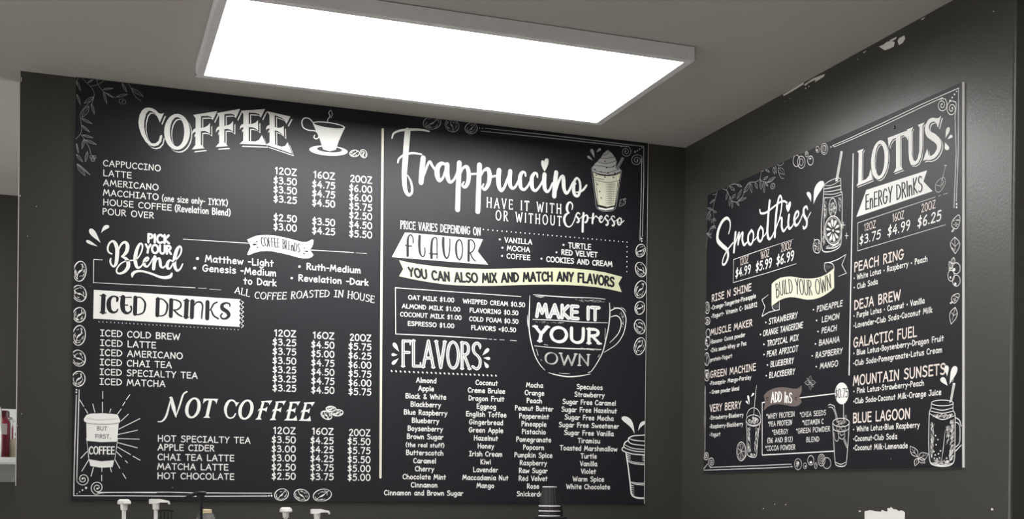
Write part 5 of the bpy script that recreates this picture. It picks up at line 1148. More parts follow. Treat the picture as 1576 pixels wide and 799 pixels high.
["P",2,"d",0,[[4717,3899,4712,3952,4698,4004,4676,4051,4648,4091,4613,4122,4576,4143,4536,4152,4497,4148,4460,4132,4426,4105,4399,4067,4378,4021,4365,3968,4361,3913,4366,3857,4380,3803,4402,3755,4430,3715,4464,3685,4502,3666,4542,3660,4582,3666,4620,3683,4653,3712,4681,3749,4701,3795,4714,3845],[4639,3902,4636,3946,4628,3989,4616,4027,4599,4060,4580,4085,4559,4101,4537,4107,4515,4104,4494,4090,4475,4067,4460,4036,4449,3998,4442,3955,4440,3910,4443,3864,4450,3821,4463,3782,4479,3749,4498,3725,4519,3710,4542,3704,4564,3709,4585,3723,4604,3747,4619,3778,4630,3816,4637,3858]]],
["P",3,"w",0,[[4705,3914,4700,3967,4686,4019,4664,4066,4635,4106,4601,4137,4564,4158,4524,4167,4485,4163,4448,4147,4414,4120,4386,4082,4366,4036,4353,3983,4349,3928,4354,3872,4368,3818,4389,3770,4418,3730,4452,3700,4490,3681,4530,3675,4570,3681,4607,3698,4641,3727,4669,3764,4689,3810,4702,3860],[4627,3917,4624,3961,4616,4004,4603,4042,4587,4075,4568,4100,4547,4116,4525,4122,4503,4119,4482,4105,4463,4082,4448,4051,4436,4013,4429,3970,4427,3925,4430,3879,4438,3836,4450,3797,4467,3764,4486,3740,4507,3724,4530,3719,4552,3724,4573,3738,4591,3762,4607,3793,4618,3831,4625,3872]]],
["P",1,"w",0,[[4708,4131,5117,4119,5101,3993,5068,4048,5019,4081,4958,4087,4965,3711,5016,3665,4828,3664,4878,3710,4869,4089,4808,4086,4760,4055,4730,4000]]],
["P",2,"d",0,[[4700,4141,5109,4128,5093,4002,5060,4057,5011,4090,4950,4096,4957,3720,5008,3675,4820,3673,4870,3720,4861,4099,4800,4096,4752,4064,4722,4009]]],
["P",3,"w",0,[[4688,4155,5097,4143,5081,4016,5048,4072,4999,4105,4938,4111,4945,3735,4996,3689,4808,3688,4858,3734,4849,4113,4788,4110,4740,4079,4710,4024]]],
["P",1,"w",0,[[5080,4133,5198,4133,5173,4095,5180,3803,5206,3728,5250,3701,5287,3726,5318,3806,5317,4095,5284,4132,5410,4132,5373,4095,5371,3826,5349,3723,5299,3670,5232,3659,5164,3680,5128,3755,5116,3849,5107,4095]]],
["P",2,"d",0,[[5072,4143,5191,4142,5165,4104,5172,3812,5199,3737,5242,3711,5279,3735,5310,3815,5310,4104,5276,4142,5402,4141,5365,4104,5363,3835,5341,3732,5292,3679,5224,3668,5156,3689,5120,3764,5108,3858,5100,4104]]],
["P",3,"w",0,[[5060,4157,5179,4156,5153,4119,5160,3826,5187,3752,5231,3725,5267,3749,5298,3829,5298,4118,5265,4156,5390,4155,5354,4118,5352,3849,5329,3746,5280,3694,5213,3682,5145,3703,5109,3778,5096,3872,5088,4119]]],
["S",1,"w",0,1,[5659,4005,13,5645,4065,33,5588,4109,43,5506,4110,58,5461,4047,71,5495,3966,76,5591,3899,80,5673,3821,80,5681,3744,72,5623,3684,58,5538,3668,45,5461,3684,38,5413,3674,10]],
["P",1,"w",0,[[5398,3667,5432,3726,5473,3795,5499,3715,5538,3680]]],
["P",1,"w",0,[[5606,4120,5672,4105,5718,4119,5664,3995,5639,4054]]],
["S",2,"d",0,1,[5647,4017,13,5633,4077,33,5576,4120,43,5494,4122,58,5450,4059,71,5483,3977,76,5579,3910,81,5661,3832,80,5670,3755,73,5611,3695,58,5526,3679,45,5450,3696,38,5402,3685,10]],
["P",2,"d",0,[[5386,3679,5420,3738,5461,3807,5487,3727,5526,3692]]],
["P",2,"d",0,[[5595,4131,5661,4117,5707,4131,5653,4007,5628,4066]]],
["S",3,"w",0,1,[5630,4035,13,5616,4095,33,5559,4138,43,5477,4140,58,5432,4077,71,5466,3995,76,5562,3928,81,5644,3850,80,5653,3773,73,5594,3713,58,5509,3697,45,5432,3713,38,5384,3703,10]],
["P",3,"w",0,[[5368,3696,5402,3755,5444,3824,5470,3744,5509,3709]]],
["P",3,"w",0,[[5578,4149,5644,4134,5690,4149,5636,4024,5611,4084]]],
["R",1,"w",[5822,3978,5763,3865,-30,15,0,0]],
["R",1,"w",[5884,3865,5800,3843,-16,18,0,0]],
["R",1,"w",[5808,3714,5756,3818,36,0,0,0]]]],
["shovel_drawing","tiny line drawing of a scoop in a cube",[
["S",1,"w",1,1,[5599,3361,4,5674,3406,4,5757,3399,4,5758,3324,4,5685,3260,5,5610,3277,4]],
["S",1,"w",0,0,[5773,3546,6,5743,3464,4,5708,3379,6]],
["S",1,"w",0,0,[5746,3550,5,5797,3538,5]],
["S",1,"w",0,1,[5609,3353,4,5684,3326,4,5749,3364,4]],
["H",1,"w",18,20,20,[8,-16,2],[5692,3402,5748,3395,5749,3339,5694,3271,5675,3319]]]],
["energy_banner","white pennant banner reading ENERGY DRINKS",[
["P",1,"w",0,[[4251,3602,5441,3566,5377,3448,5545,3293,4043,3296]]],
["T",2,"d","hand","EnERGY DR|nKS",25,0.45,0,0,[4238,3347,4774,3338,5367,3333],[4235,3539,4771,3525,5353,3524],8]]],
["size_price_box","thin box of energy drink sizes and prices",[
["S",1,"w",0,0,[5782,2848,5,4079,2848,7,4073,3213,8,4776,3213,6,5597,3213,5]],
["S",1,"w",0,0,[5651,3212,4,5696,3212,4]],
["S",1,"w",0,0,[5732,3212,3,5811,3211,3]],
["T",1,"p","hand","12OZ",11,1.0,0.0,0,[4210,3078,4457,3078],[4210,3170,4457,3170],8],
["T",1,"p","hand","16OZ",11,1.0,0.0,0,[4789,3079,5020,3079],[4789,3175,5020,3175],8],
["T",1,"p","hand","20OZ",11,1.0,0.0,0,[5345,3084,5603,3084],[5345,3179,5603,3179],8],
["T",1,"w","hand","$3.75",17,1.0,0.1,0,[4111,2921,4557,2921],[4111,3030,4557,3030],8],
["T",1,"w","hand","$4.99",18,1.0,0.1,0,[4694,2920,5135,2920],[4694,3035,5135,3035],8],
["T",1,"w","hand","$6.25",18,1.0,0.1,0,[5269,2917,5701,2917],[5269,3033,5701,3033],8]]],
["recipe","drink name RISE N SHINE with its ingredients",[
["T",1,"p","hand","RISE N SHINE",18,1.0,0.0,0,[212,2729,1429,2729],[212,2834,1429,2834],8],
["T",1,"w","hand","\u2022Orange\u2022Tangerine\u2022Pineapple",12,1.0,0.0,0,[190,2600,1559,2600],[190,2664,1559,2664],8],
["T",1,"w","hand","\u2022Yogurt\u2022 Vitamin C\u2022 B6&B12",12,1.0,0.0,0,[193,2464,1601,2464],[193,2528,1601,2528],8]]],
["recipe","drink name MUSCLE MAKER with its ingredients",[
["T",1,"p","hand","MUSCLE MAKER",17,1.0,0.0,0,[188,2190,1470,2190],[188,2288,1470,2288],8],
["T",1,"w","hand","\u2022Banana\u2022 Cocoa powder",11,1.0,0.0,0,[181,2055,1264,2055],[181,2116,1264,2116],8],
["T",1,"w","hand","\u2022Chia seeds\u2022Whey or Pea",11,1.0,0.0,0,[177,1920,1297,1920],[177,1981,1297,1981],8],
["T",1,"w","hand","protein\u2022Yogurt",11,1.0,0.0,0,[180,1771,876,1771],[180,1832,876,1832],8]]],
["recipe","drink name GREEN MACHINE with its ingredients",[
["T",1,"p","hand","GREEN MACHINE",17,1.0,0.0,0,[187,1512,1581,1512],[187,1616,1581,1616],8],
["T",1,"w","hand","\u2022Pineapple\u2022 Mango\u2022Parsley",11,1.0,0.0,0,[165,1392,1450,1392],[165,1453,1450,1453],8],
["T",1,"w","hand","\u2022 Green powder blend",11,1.0,0.0,0,[168,1251,1095,1251],[168,1312,1095,1312],8]]],
["recipe","drink name VERY BERRY with its ingredients",[
["T",1,"p","hand","VERY BERRY",18,1.0,0.0,0,[184,968,1166,968],[184,1076,1166,1076],8],
["T",1,"w","hand","\u2022Strawberry\u2022Blueberry",11,1.0,0.0,0,[177,840,1234,840],[177,901,1234,901],8],
["T",1,"w","hand","\u2022Raspberry\u2022Blackberry",11,1.0,0.0,0,[180,701,1228,701],[180,762,1228,762],8],
["T",1,"w","hand","\u2022Yogurt",11,1.0,0.0,0,[183,570,532,570],[183,631,532,631],8]]],
["build_banner","cream rolled ribbon banner reading BUILD YOUR OWN",[
["S",1,"w",0,0,[3337,2817,11,3479,2805,11,3643,2812,11,3827,2847,8]],
["S",1,"w",0,0,[3827,2847,8,3735,2723,10,3837,2597,8,3657,2583,5]],
["S",1,"w",0,1,[3337,2817,10,3334,2742,9,3381,2683,5]],
["S",1,"w",0,1,[3437,2804,8,3525,2770,10,3559,2711,10,3555,2669,7]],
["S",1,"w",0,0,[1917,2594,4,1732,2544,11,1824,2425,11,1736,2298,11,1934,2334,11,2212,2334,10,2210,2444,8]],
["S",1,"w",0,1,[2010,2432,9,2031,2377,10,2092,2343,9]],
["S",1,"f",0,0,[3365,2788,3,3374,2723,3]],
["S",1,"f",0,0,[3386,2781,3,3395,2724,3]],
["S",1,"f",0,0,[3407,2773,3,3416,2725,3]],
["S",1,"f",0,0,[3428,2766,3,3437,2725,3]],
["S",1,"f",0,0,[3449,2759,3,3457,2726,3]],
["S",1,"f",0,0,[3469,2752,3,3478,2727,3]],
["S",1,"f",0,0,[3490,2745,3,3499,2728,3]],
["S",1,"f",0,0,[3511,2738,3,3519,2728,3]],
["S",1,"f",0,0,[2054,2430,3,2065,2377,3]],
["S",1,"f",0,0,[2076,2430,3,2086,2374,3]],
["S",1,"f",0,0,[2097,2429,3,2108,2371,3]],
["S",1,"f",0,0,[2119,2428,3,2130,2368,3]],
["S",1,"f",0,0,[2141,2428,3,2151,2365,3]],
["S",1,"f",0,0,[2162,2427,3,2173,2362,3]],
["S",1,"f",0,0,[2184,2426,3,2195,2359,3]],
["P",2,"k",0,[[1999,2735,2072,2763,2144,2779,2239,2791,2333,2787,2427,2777,2520,2763,2623,2739,2726,2711,2838,2686,2949,2666,3058,2651,3166,2643,3272,2645,3377,2657,3471,2681,3555,2711,3568,2445,3496,2416,3424,2395,3341,2376,3256,2364,3171,2359,3085,2359,2998,2367,2910,2379,2810,2403,2708,2430,2606,2455,2502,2473,2386,2479,2268,2474,2186,2460,2102,2439,2049,2427,2006,2413]]],
["T",3,"d","hand","BU|LD YOUR OWN",22,0.4,0,0,[2137,2512,2267,2530,2408,2534,2547,2521,2707,2487,2864,2451,3019,2426,3170,2416,3298,2419,3423,2435,3506,2451],[2102,2712,2263,2737,2404,2738,2543,2726,2703,2698,2861,2661,3015,2632,3166,2622,3294,2629,3388,2636,3478,2643],8]]],
["ingredient_list","bulleted fruit column headed by STRAWBERRY",[
["T",1,"w","hand","STRAWBERRY",13,1.0,0.12,0,[1926,2156,2680,2156],[1926,2235,2680,2235],8],
["D",1,"w",[1849,2194,20,-3,0,-11]],
["T",1,"w","hand","ORANGE TANGERINE",13,1.0,0.12,0,[1771,1999,2822,1999],[1771,2079,2822,2079],8],
["D",1,"w",[1702,2033,21,-2,0,-11]],
["T",1,"w","hand","TROPICAL MIX",13,1.0,0.12,0,[1887,1838,2711,1838],[1887,1917,2711,1917],8],
["D",1,"w",[1801,1876,20,-2,0,-11]],
["T",1,"w","hand","PEAR APRICOT",13,1.0,0.12,0,[1881,1683,2705,1683],[1881,1762,2705,1762],8],
["D",1,"w",[1808,1723,20,-2,0,-11]],
["T",1,"w","hand","BLUEBERRY",13,1.0,0.12,0,[1987,1523,2601,1523],[1987,1601,2601,1601],8],
["D",1,"w",[1906,1561,20,-2,0,-11]],
["T",1,"w","hand","BLACKBERRY",13,1.0,0.12,0,[1954,1366,2633,1366],[1954,1445,2633,1445],8],
["D",1,"w",[1878,1405,20,-2,0,-11]]]],
["ingredient_list","bulleted fruit column headed by PINEAPPLE",[
["T",1,"w","hand","PINEAPPLE",12,1.0,0.12,0,[3161,2176,3756,2176],[3161,2250,3756,2250],8],
["D",1,"w",[3082,2216,18,-2,0,-10]],
["T",1,"w","hand","LEMON",12,1.0,0.12,0,[3280,2016,3686,2016],[3280,2089,3686,2089],8],
["D",1,"w",[3159,2058,18,-2,0,-10]],
["T",1,"w","hand","PEACH",12,1.0,0.12,0,[3279,1866,3630,1866],[3279,1939,3630,1939],8],
["D",1,"w",[3197,1902,18,-2,0,-10]],
["T",1,"w","hand","BANANA",12,1.0,0.12,0,[3220,1706,3699,1706],[3220,1779,3699,1779],8],
["D",1,"w",[3137,1739,18,-2,0,-10]],
["T",1,"w","hand","RASPBERRY",12,1.0,0.12,0,[3141,1544,3767,1544],[3141,1618,3767,1618],8],
["D",1,"w",[3062,1581,18,-2,0,-10]],
["T",1,"w","hand","MANGO",12,1.0,0.12,0,[3249,1387,3668,1387],[3249,1461,3668,1461],8],
["D",1,"w",[3163,1424,18,-2,0,-10]]]],
["flower_drawing","tiny line flower above the ADD INS banner",[
["L",1,"f",[3020,1216,3018,1311,41,-3,4]],
["L",1,"f",[3020,1216,3031,1112,-38,2,4]],
["L",1,"f",[3020,1216,2876,1225,-2,27,4]],
["L",1,"f",[3020,1216,3156,1207,2,-27,4]],
["L",1,"f",[3020,1216,2939,1285,18,6,4]],
["L",1,"f",[3020,1216,3100,1147,-18,-6,4]],
["O",1,"f",[2956,1217,51,-4,1,-29,4,0,360]],
["O",1,"f",[3083,1211,51,-4,1,-29,4,0,360]]]],
["add_ins_banner","brown ribbon banner reading ADD INS",[
["P",2,"b",0,[[1811,1117,1908,1168,2032,1197,2172,1208,2310,1205,2447,1188,2582,1163,2698,1154,2763,1172,2811,1197,2819,1131,2797,1078,2749,1036,2815,982,2809,950,2751,920,2653,908,2553,914,2435,936,2315,958,2194,969,2071,969,1930,947,1816,892,1839,971,1849,1038,1834,1077]]],
["T",3,"w","hand","ADD |nS",27,0.5,0,0,[2018,1004,2158,1001,2297,996,2434,978,2572,961],[2018,1147,2156,1147,2294,1143,2431,1122,2576,1097],8],
["R",3,"d",[1873,1075,1981,1081,4,-10,0,0]],
["R",3,"d",[1892,1041,1981,1054,5,-7,0,0]],
["R",3,"d",[2710,1033,2624,1031,-3,9,0,0]],
["R",3,"d",[2701,997,2624,1013,3,7,0,0]]]],
["add_ins_box","white frame with a round price bubble listing extras",[
["S",1,"w",0,0,[2766,1022,15,3622,1023,14]],
["S",1,"w",0,0,[1849,1019,15,1770,1014,15,1785,239,15,3600,253,14]],
["S",1,"w",0,0,[3806,879,12,3810,667,12]]]],
["price_bubble","round white price bubble",[
["D",1,"w",[3760,1015,152,-11,3,-145]],
["T",2,"d","hand","$0.75",12,1.0,0.0,0,[3617,962,3903,957],[3617,1081,3903,1076],8]]],
["extras_list","add in names inside the white frame",[
["T",1,"w","hand","*WHEY PROTEIN",9,1.0,0.0,0,[1890,769,2639,769],[1890,838,2639,838],8],
["T",1,"w","hand","*PEA PROTEIN",9,1.0,0.0,0,[1943,654,2578,654],[1943,723,2578,723],8],
["T",1,"w","hand","*ENERGY",9,1.0,0.0,0,[2052,530,2480,530],[2052,598,2480,598],8],
["T",1,"w","hand","(B6 AND B12)",9,1.0,0.0,0,[1922,414,2596,414],[1922,483,2596,483],8],
["T",1,"w","hand","*COCOA POWDER",9,1.0,0.0,0,[1871,301,2664,301],[1871,370,2664,370],8],
["T",1,"w","hand","*CHIA SEEDS",9,1.0,0.0,0,[2771,749,3404,749],[2771,815,3404,815],8],
["T",1,"w","hand","*VITAMIN C",9,1.0,0.0,0,[2838,633,3352,633],[2838,699,3352,699],8],
["T",1,"w","hand","*GREEN POWDER",9,1.0,0.0,0,[2683,525,3505,525],[2683,591,3505,591],8],
["T",1,"w","hand","BLEND",9,1.0,0.0,0,[2939,395,3251,395],[2939,461,3251,461],8]]],
["iced_glass_drawing","line drawing of a tall iced drink glass with bent straw",[
["O",1,"w",[3752,629,187,-9,1,-57,9,0,360]],
["S",1,"w",0,1,[3563,632,9,3578,466,10,3606,256,10,3632,96,9,3668,60,10,3771,45,12,3858,61,10,3883,112,9,3913,351,10,3935,620,9]],
["S",1,"w",0,1,[3623,108,5,3756,76,9,3878,104,5]],
["S",1,"w",0,1,[3577,545,7,3690,514,9,3836,508,9,3927,539,7]],
["S",1,"w",0,1,[3570,588,5,3601,535,7]],
["S",1,"w",0,1,[3460,874,9,3490,886,9,3595,857,9,3611,813,9,3663,706,7,3703,600,7]],
["S",1,"w",0,1,[3463,849,7,3551,837,9,3612,761,7,3658,637,7]],
["S",1,"w",0,1,[3809,406,9,3892,287,9]],
["S",1,"w",0,1,[3837,414,7,3909,300,7]],
["S",1,"w",0,1,[3601,500,7,3618,412,7,3677,384,7,3706,435,7,3690,497,7]],
["S",1,"w",0,1,[3705,505,7,3706,444,7,3780,407,7,3837,439,7,3830,495,7]],
["S",1,"w",0,1,[3725,512,6,3755,459,6,3822,474,6]],
["S",1,"w",0,1,[3804,647,5,3861,721,5,3877,652,5]],
["H",1,"w",22,31,70,[39,-10,5],[3658,663,3862,653,3906,616,3805,587,3659,605]],
["O",1,"w",[3689,566,41,-2,1,-38,5,0,360]],
["O",1,"w",[3806,552,52,-2,1,-31,5,0,360]]]],
["fruit_drawing","round fruit drawings along the bottom edge",[
["O",1,"w",[2737,91,89,-1,1,-79,6,0,360]],
["H",1,"w",18,32,20,[37,-36,6],[2674,132,2766,149,2800,75,2735,31,2675,59]],
["O",1,"w",[2913,65,45,-1,1,-40,5,0,360]],
["D",1,"w",[2923,59,16,0,0,-13]],
["O",1,"w",[3055,140,76,-1,1,-65,7,0,360]],
["D",1,"w",[3056,112,32,0,0,-16]],
["O",1,"w",[3176,65,34,0,1,-41,5,0,360]],
["H",1,"w",8,33,20,[13,-13,4],[3151,89,3201,88,3202,43,3158,44]],
["O",1,"w",[3311,139,83,-1,1,-80,7,0,360]],
["O",1,"w",[3311,143,49,-1,1,-53,5,0,360]],
["O",1,"w",[3314,143,22,0,0,-25,5,0,360]],
["O",1,"w",[3437,95,94,-1,1,-74,6,0,360]]]],
["dome_cup_drawing","white domed plastic cup drawing with striped straw and citrus slice",[
["S",1,"w",0,0,[1605,1281,12,1572,1114,14,1534,847,12]],
["S",2,"d",0,0,[1578,1254,5,1613,1264,5]],
["S",2,"d",0,0,[1573,1225,5,1609,1235,5]],
["S",2,"d",0,0,[1569,1197,5,1604,1206,5]],
["S",2,"d",0,0,[1565,1168,5,1600,1178,5]],
["S",2,"d",0,0,[1561,1139,5,1596,1149,5]],
["S",2,"d",0,0,[1557,1111,5,1592,1121,5]],
["S",2,"d",0,0,[1553,1082,5,1588,1092,5]],
["S",2,"d",0,0,[1548,1053,5,1584,1063,5]],
["S",2,"d",0,0,[1544,1024,5,1580,1035,5]],
["S",2,"d",0,0,[1540,996,5,1575,1006,5]],
["S",2,"d",0,0,[1536,967,5,1571,977,5]],
["S",2,"d",0,0,[1532,938,5,1567,949,5]],
["O",1,"w",[1527,816,198,-10,3,-137,8,180,360]],
["O",1,"w",[1528,769,210,-10,2,-79,8,0,360]],
["S",1,"w",0,1,[1316,764,8,1344,585,10,1356,375,10,1366,260,10,1479,216,12,1618,228,10,1642,367,10,1677,572,10,1732,744,8]],
["S",1,"w",0,1,[1349,710,6,1530,677,8,1706,694,6]],
["H",1,"w",46,41,70,[53,-13,7],[1347,794,1527,831,1704,776,1628,708,1429,711]],
["H",1,"w",50,42,20,[15,-42,8],[1350,679,1438,665,1443,456,1478,268,1378,270]],
["H",1,"w",55,43,20,[-6,-41,7],[1589,668,1699,664,1636,285,1550,267]],
["H",1,"w",14,44,20,[48,-5,8],[1398,270,1636,285,1617,234,1459,227]],
["R",1,"w",[1360,1153,1415,1016,-28,-1,0,0]],
["R",1,"w",[1532,1174,1453,1122,-23,10,0,0]],
["R",1,"w",[1309,1072,1391,1009,-20,-6,0,0]],
["O",1,"w",[1182,309,136,-3,3,-143,11,0,360]],
["O",1,"w",[1182,309,103,-2,2,-114,4,0,360]],
["S",1,"w",0,0,[1182,309,7,1284,306,7]],
["S",1,"w",0,0,[1182,309,7,1248,219,7]],
["S",1,"w",0,0,[1182,309,7,1163,198,7]],
["S",1,"w",0,0,[1182,309,7,1091,259,7]],
["S",1,"w",0,0,[1182,309,7,1087,357,7]],
["S",1,"w",0,0,[1182,309,7,1153,419,7]],
["S",1,"w",0,0,[1182,309,7,1240,399,7]],
["S",1,"w",0,1,[1197,169,11,1286,210,13,1358,281,6]]]],
["corner_ornament","white double line border with curls, bottom left",[
["S",1,"w",0,0,[7,1352,9,9,860,9,0,413,9,-10,38,9]],
["S",1,"w",0,0,[30,1384,9,46,858,7,37,412,9,22,234,9]],
["S",1,"w",0,0,[-14,32,8,1250,42,9,1958,47,9,2522,55,7]],
["S",1,"w",0,0,[227,76,8,1249,82,9,1957,88,9,2571,94,7]],
["D",1,"w",[2560,59,13,0,0,-7]],
["D",1,"w",[2590,57,11,0,0,-6]],
["W",1,"w",[86,266,93,-2,2,-76,9,180,18,-1],[]],
["W",1,"w",[261,159,111,-2,2,-84,9,110,19,1],[218,64]],
["D",1,"w",[17,60,16,0,0,-8]],
["D",1,"w",[44,82,16,0,0,-8]],
["D",1,"w",[80,104,16,0,0,-8]],
["D",1,"w",[116,125,16,0,0,-8]],
["D",1,"w",[-9,1412,20,-1,0,-12]],
["D",1,"w",[-9,1389,20,-1,0,-12]]]],
["fruit_drawing","narrow fruit drawings along the left edge",[
["O",1,"w",[64,2652,72,-10,2,-95,10,0,360]],
["O",1,"w",[64,2657,31,-4,1,-55,8,0,360]],
["O",1,"w",[78,2438,82,-10,1,-60,10,0,360]],
["H",1,"w",16,51,20,[26,-25,8],[16,2483,129,2469,141,2393,28,2399]],
["O",1,"w",[103,2236,67,-8,1,-70,10,0,360]],
["O",1,"w",[96,2105,77,-8,2,-80,10,0,360]],
["D",1,"w",[54,2124,21,-2,0,-20]],
["O",1,"w",[46,2030,51,-5,1,-55,8,0,360]],
["O",1,"w",[71,1823,77,-7,2,-105,10,0,360]],
["S",1,"w",0,1,[69,1916,6,63,1729,6]],
["S",1,"w",0,1,[71,1828,6,121,1873,6]],
["O",1,"w",[77,1558,77,-6,2,-90,10,0,360]],
["H",1,"w",20,52,20,[31,-29,9],[24,1620,137,1610,129,1499,47,1506]],
["S",1,"w",0,1,[3,1660,8,75,1633,7,136,1653,7]]]],
["recipe","drink name PEACH RING with its ingredients",[
["T",1,"p","hand","PEACH RING",20,1.0,0.0,0,[4008,2586,5024,2586],[4008,2703,5024,2703],8],
["T",1,"w","hand","\u2022 White Lotus \u2022 Raspberry \u2022 Peach",12,1.0,0.0,0,[3994,2476,5466,2476],[3994,2542,5466,2542],8],
["T",1,"w","hand","\u2022 Club Soda",12,1.0,0.0,0,[3997,2354,4506,2354],[3997,2420,4506,2420],8]]],
["recipe","drink name DEJA BREW with its ingredients",[
["T",1,"p","hand","DEJA BREW",20,1.0,0.0,0,[4017,2090,4970,2090],[4017,2207,4970,2207],8],
["T",1,"w","hand","\u2022 Purple Lotus \u2022 Coconut \u2022 Vanilla",12,1.0,0.0,0,[3999,1982,5419,1982],[3999,2048,5419,2048],8],
["T",1,"w","hand","\u2022Lavender\u2022Club Soda\u2022Coconut Milk",12,1.0,0.0,0,[4001,1853,5566,1853],[4001,1919,5566,1919],8]]],
["recipe","drink name GALACTIC FUEL with its ingredients",[
["T",1,"p","hand","GALACTIC FUEL",20,1.0,0.0,0,[4010,1600,5286,1600],[4010,1722,5286,1722],8],
["T",1,"w","hand","\u2022 Blue Lotus\u2022Boysenberry\u2022Dragon Fruit",12,1.0,0.0,0,[4002,1493,5770,1493],[4002,1559,5770,1559],8],
["T",1,"w","hand","\u2022Club Soda\u2022Pomegranate\u2022Lotus Cream",12,1.0,0.0,0,[4004,1361,5746,1361],[4004,1427,5746,1427],8]]],
["recipe","drink name MOUNTAIN SUNSETS with its ingredients",[
["T",1,"p","hand","MOUNTAIN SUNSETS",21,1.0,0.0,0,[4009,1101,5808,1101],[4009,1224,5808,1224],8],
["T",1,"w","hand","\u2022 Pink Lotus\u2022Strawberry\u2022Peach",12,1.0,0.0,0,[4011,996,5427,996],[4011,1062,5427,1062],8],
["T",1,"w","hand","\u2022Club Soda\u2022Coconut Milk\u2022Orange Juice",12,1.0,0.0,0,[4013,864,5737,864],[4013,930,5737,930],8]]],
["recipe","drink name BLUE LAGOON with its ingredients",[
["T",1,"p","hand","BLUE LAGOON",21,1.0,0.0,0,[4017,613,5177,613],[4017,735,5177,735],8],
["T",1,"w","hand","\u2022 White Lotus\u2022Blue Raspberry",12,1.0,0.0,0,[4015,498,5353,498],[4015,564,5353,564],8],
["T",1,"w","hand","\u2022Coconut\u2022Club Soda",12,1.0,0.0,0,[4018,373,4930,373],[4018,439,4930,439],8],
["T",1,"w","hand","\u2022Coconut Milk\u2022Lemonade",12,1.0,0.0,0,[4020,254,5133,254],[4020,320,5133,320],8]]],
["fruit_drawing","berries and leaves down the right edge",[
["S",1,"w",1,1,[5895,2804,8,5896,2862,8,5955,2904,8,6013,2913,8,6026,2854,7,6007,2790,8,5965,2763,8]],
["D",1,"w",[5960,2818,8,-2,0,-6]],
["D",1,"w",[5965,2794,8,-2,0,-6]],
["D",1,"w",[5962,2798,8,-2,0,-6]],
["D",1,"w",[5925,2866,8,-2,0,-6]],
["D",1,"w",[5987,2812,8,-2,0,-6]],
["D",1,"w",[6003,2856,8,-2,0,-6]],
["D",1,"w",[5966,2864,8,-2,0,-6]],
["D",1,"w",[5960,2835,8,-2,0,-6]],
["D",1,"w",[5933,2886,8,-2,0,-6]],
["D",1,"w",[5928,2819,8,-2,0,-6]],
["D",1,"w",[5991,2859,8,-2,0,-6]],
["D",1,"w",[5994,2859,8,-2,0,-6]],
["S",1,"w",0,1,[5932,2778,8,5919,2747,8,5889,2747,8,5920,2772,8]],
["L",1,"w",[5942,2673,5956,2478,-80,13,8]],
["L",1,"w",[5965,1858,5896,1671,-62,19,8]],
["S",1,"w",0,0,[5943,2569,6,5893,2616,6]],
["S",1,"w",0,0,[5949,2559,6,6009,2594,6]],
["S",1,"w",0,0,[5944,2518,6,5899,2558,6]],
["S",1,"w",0,0,[5939,1771,6,5899,1804,6]],
["S",1,"w",0,0,[5933,1762,6,6002,1782,6]],
["O",1,"w",[5975,2306,66,-11,1,-64,8,0,360]],
["O",1,"w",[5977,2163,66,-10,1,-64,8,0,360]],
["O",1,"w",[5887,2234,56,-9,1,-64,8,0,360]],
["D",1,"w",[5939,2297,19,-3,0,-19]],
["D",1,"w",[5961,2128,19,-3,0,-17]],
["D",1,"w",[5876,2217,14,-2,0,-13]],
["L",1,"w",[5910,2368,5929,2440,33,-9,8]],
["L",1,"w",[5892,2314,5854,2406,27,1,7]],
["S",1,"w",0,1,[5841,2332,7,5875,2312,7,5841,2306,7]],
["S",1,"w",1,1,[5896,1956,8,5918,1996,8,5980,2010,8,6030,2000,7,6021,1957,7,5983,1917,8,5940,1909,8]],
["D",1,"w",[5954,1949,8,-1,0,-6]],
["D",1,"w",[5951,1931,8,-1,0,-6]],
["D",1,"w",[5949,1935,8,-1,0,-6]],
["D",1,"w",[5943,1991,8,-1,0,-6]],
["D",1,"w",[5974,1937,8,-1,0,-6]],
["D",1,"w",[6003,1964,8,-1,0,-6]],
["D",1,"w",[5975,1979,8,-1,0,-6]],
["D",1,"w",[5960,1961,8,-1,0,-6]],
["D",1,"w",[5956,2003,8,-1,0,-6]],
["D",1,"w",[5928,1958,8,-1,0,-6]],
["D",1,"w",[5994,1969,8,-1,0,-6]],
["D",1,"w",[5996,1968,8,-1,0,-6]],
["S",1,"w",0,1,[5919,1928,8,5897,1911,8,5873,1919,8,5907,1928,8]]]],
["handled_jar_drawing","white handled mason jar drawing with bubbles and a straw",[
["O",1,"w",[5756,765,192,-12,1,-34,9,0,360]],
["S",1,"w",0,1,[5562,767,9,5555,712,9,5529,661,10,5522,453,12,5525,244,12,5543,104,12,5591,48,14,5760,23,15,5912,38,14,5974,97,12,5981,265,12,5983,468,10,5981,611,10,5945,673,8,5946,744,8]],
["S",1,"w",0,1,[5555,721,7,5758,680,9,5947,698,7]],
["S",1,"w",0,1,[5550,681,7,5758,645,10,5953,659,7]],
["S",1,"w",0,1,[5535,652,7,5752,572,9,5966,604,8]],
["S",1,"w",0,1,[5981,586,10,6053,549,12,6086,480,12]],
["S",1,"w",0,1,[5982,527,8,6029,516,10,6062,464,10,6060,297,10,5996,240,10]],
["S",1,"w",0,1,[6090,262,10,5997,197,12]],
["S",1,"w",0,1,[5565,69,7,5747,36,10,5937,55,7]],
["P",1,"w",0,[[5940,986,5980,978,5923,775,5883,758]]],
["S",2,"d",0,0,[5956,959,7,5908,776,7]],
["H",1,"w",85,61,20,[6,-38,6],[5557,556,5623,535,5615,207,5591,103,5554,122]],
["H",1,"w",110,62,20,[27,31,6],[5892,557,5966,570,5971,266,5961,97,5874,64,5896,268]],
["H",1,"w",50,63,20,[32,16,6],[5582,650,5941,630,5929,580,5596,597]],
["H",1,"w",40,64,20,[27,31,4],[5817,492,5905,522,5895,336,5833,270]],
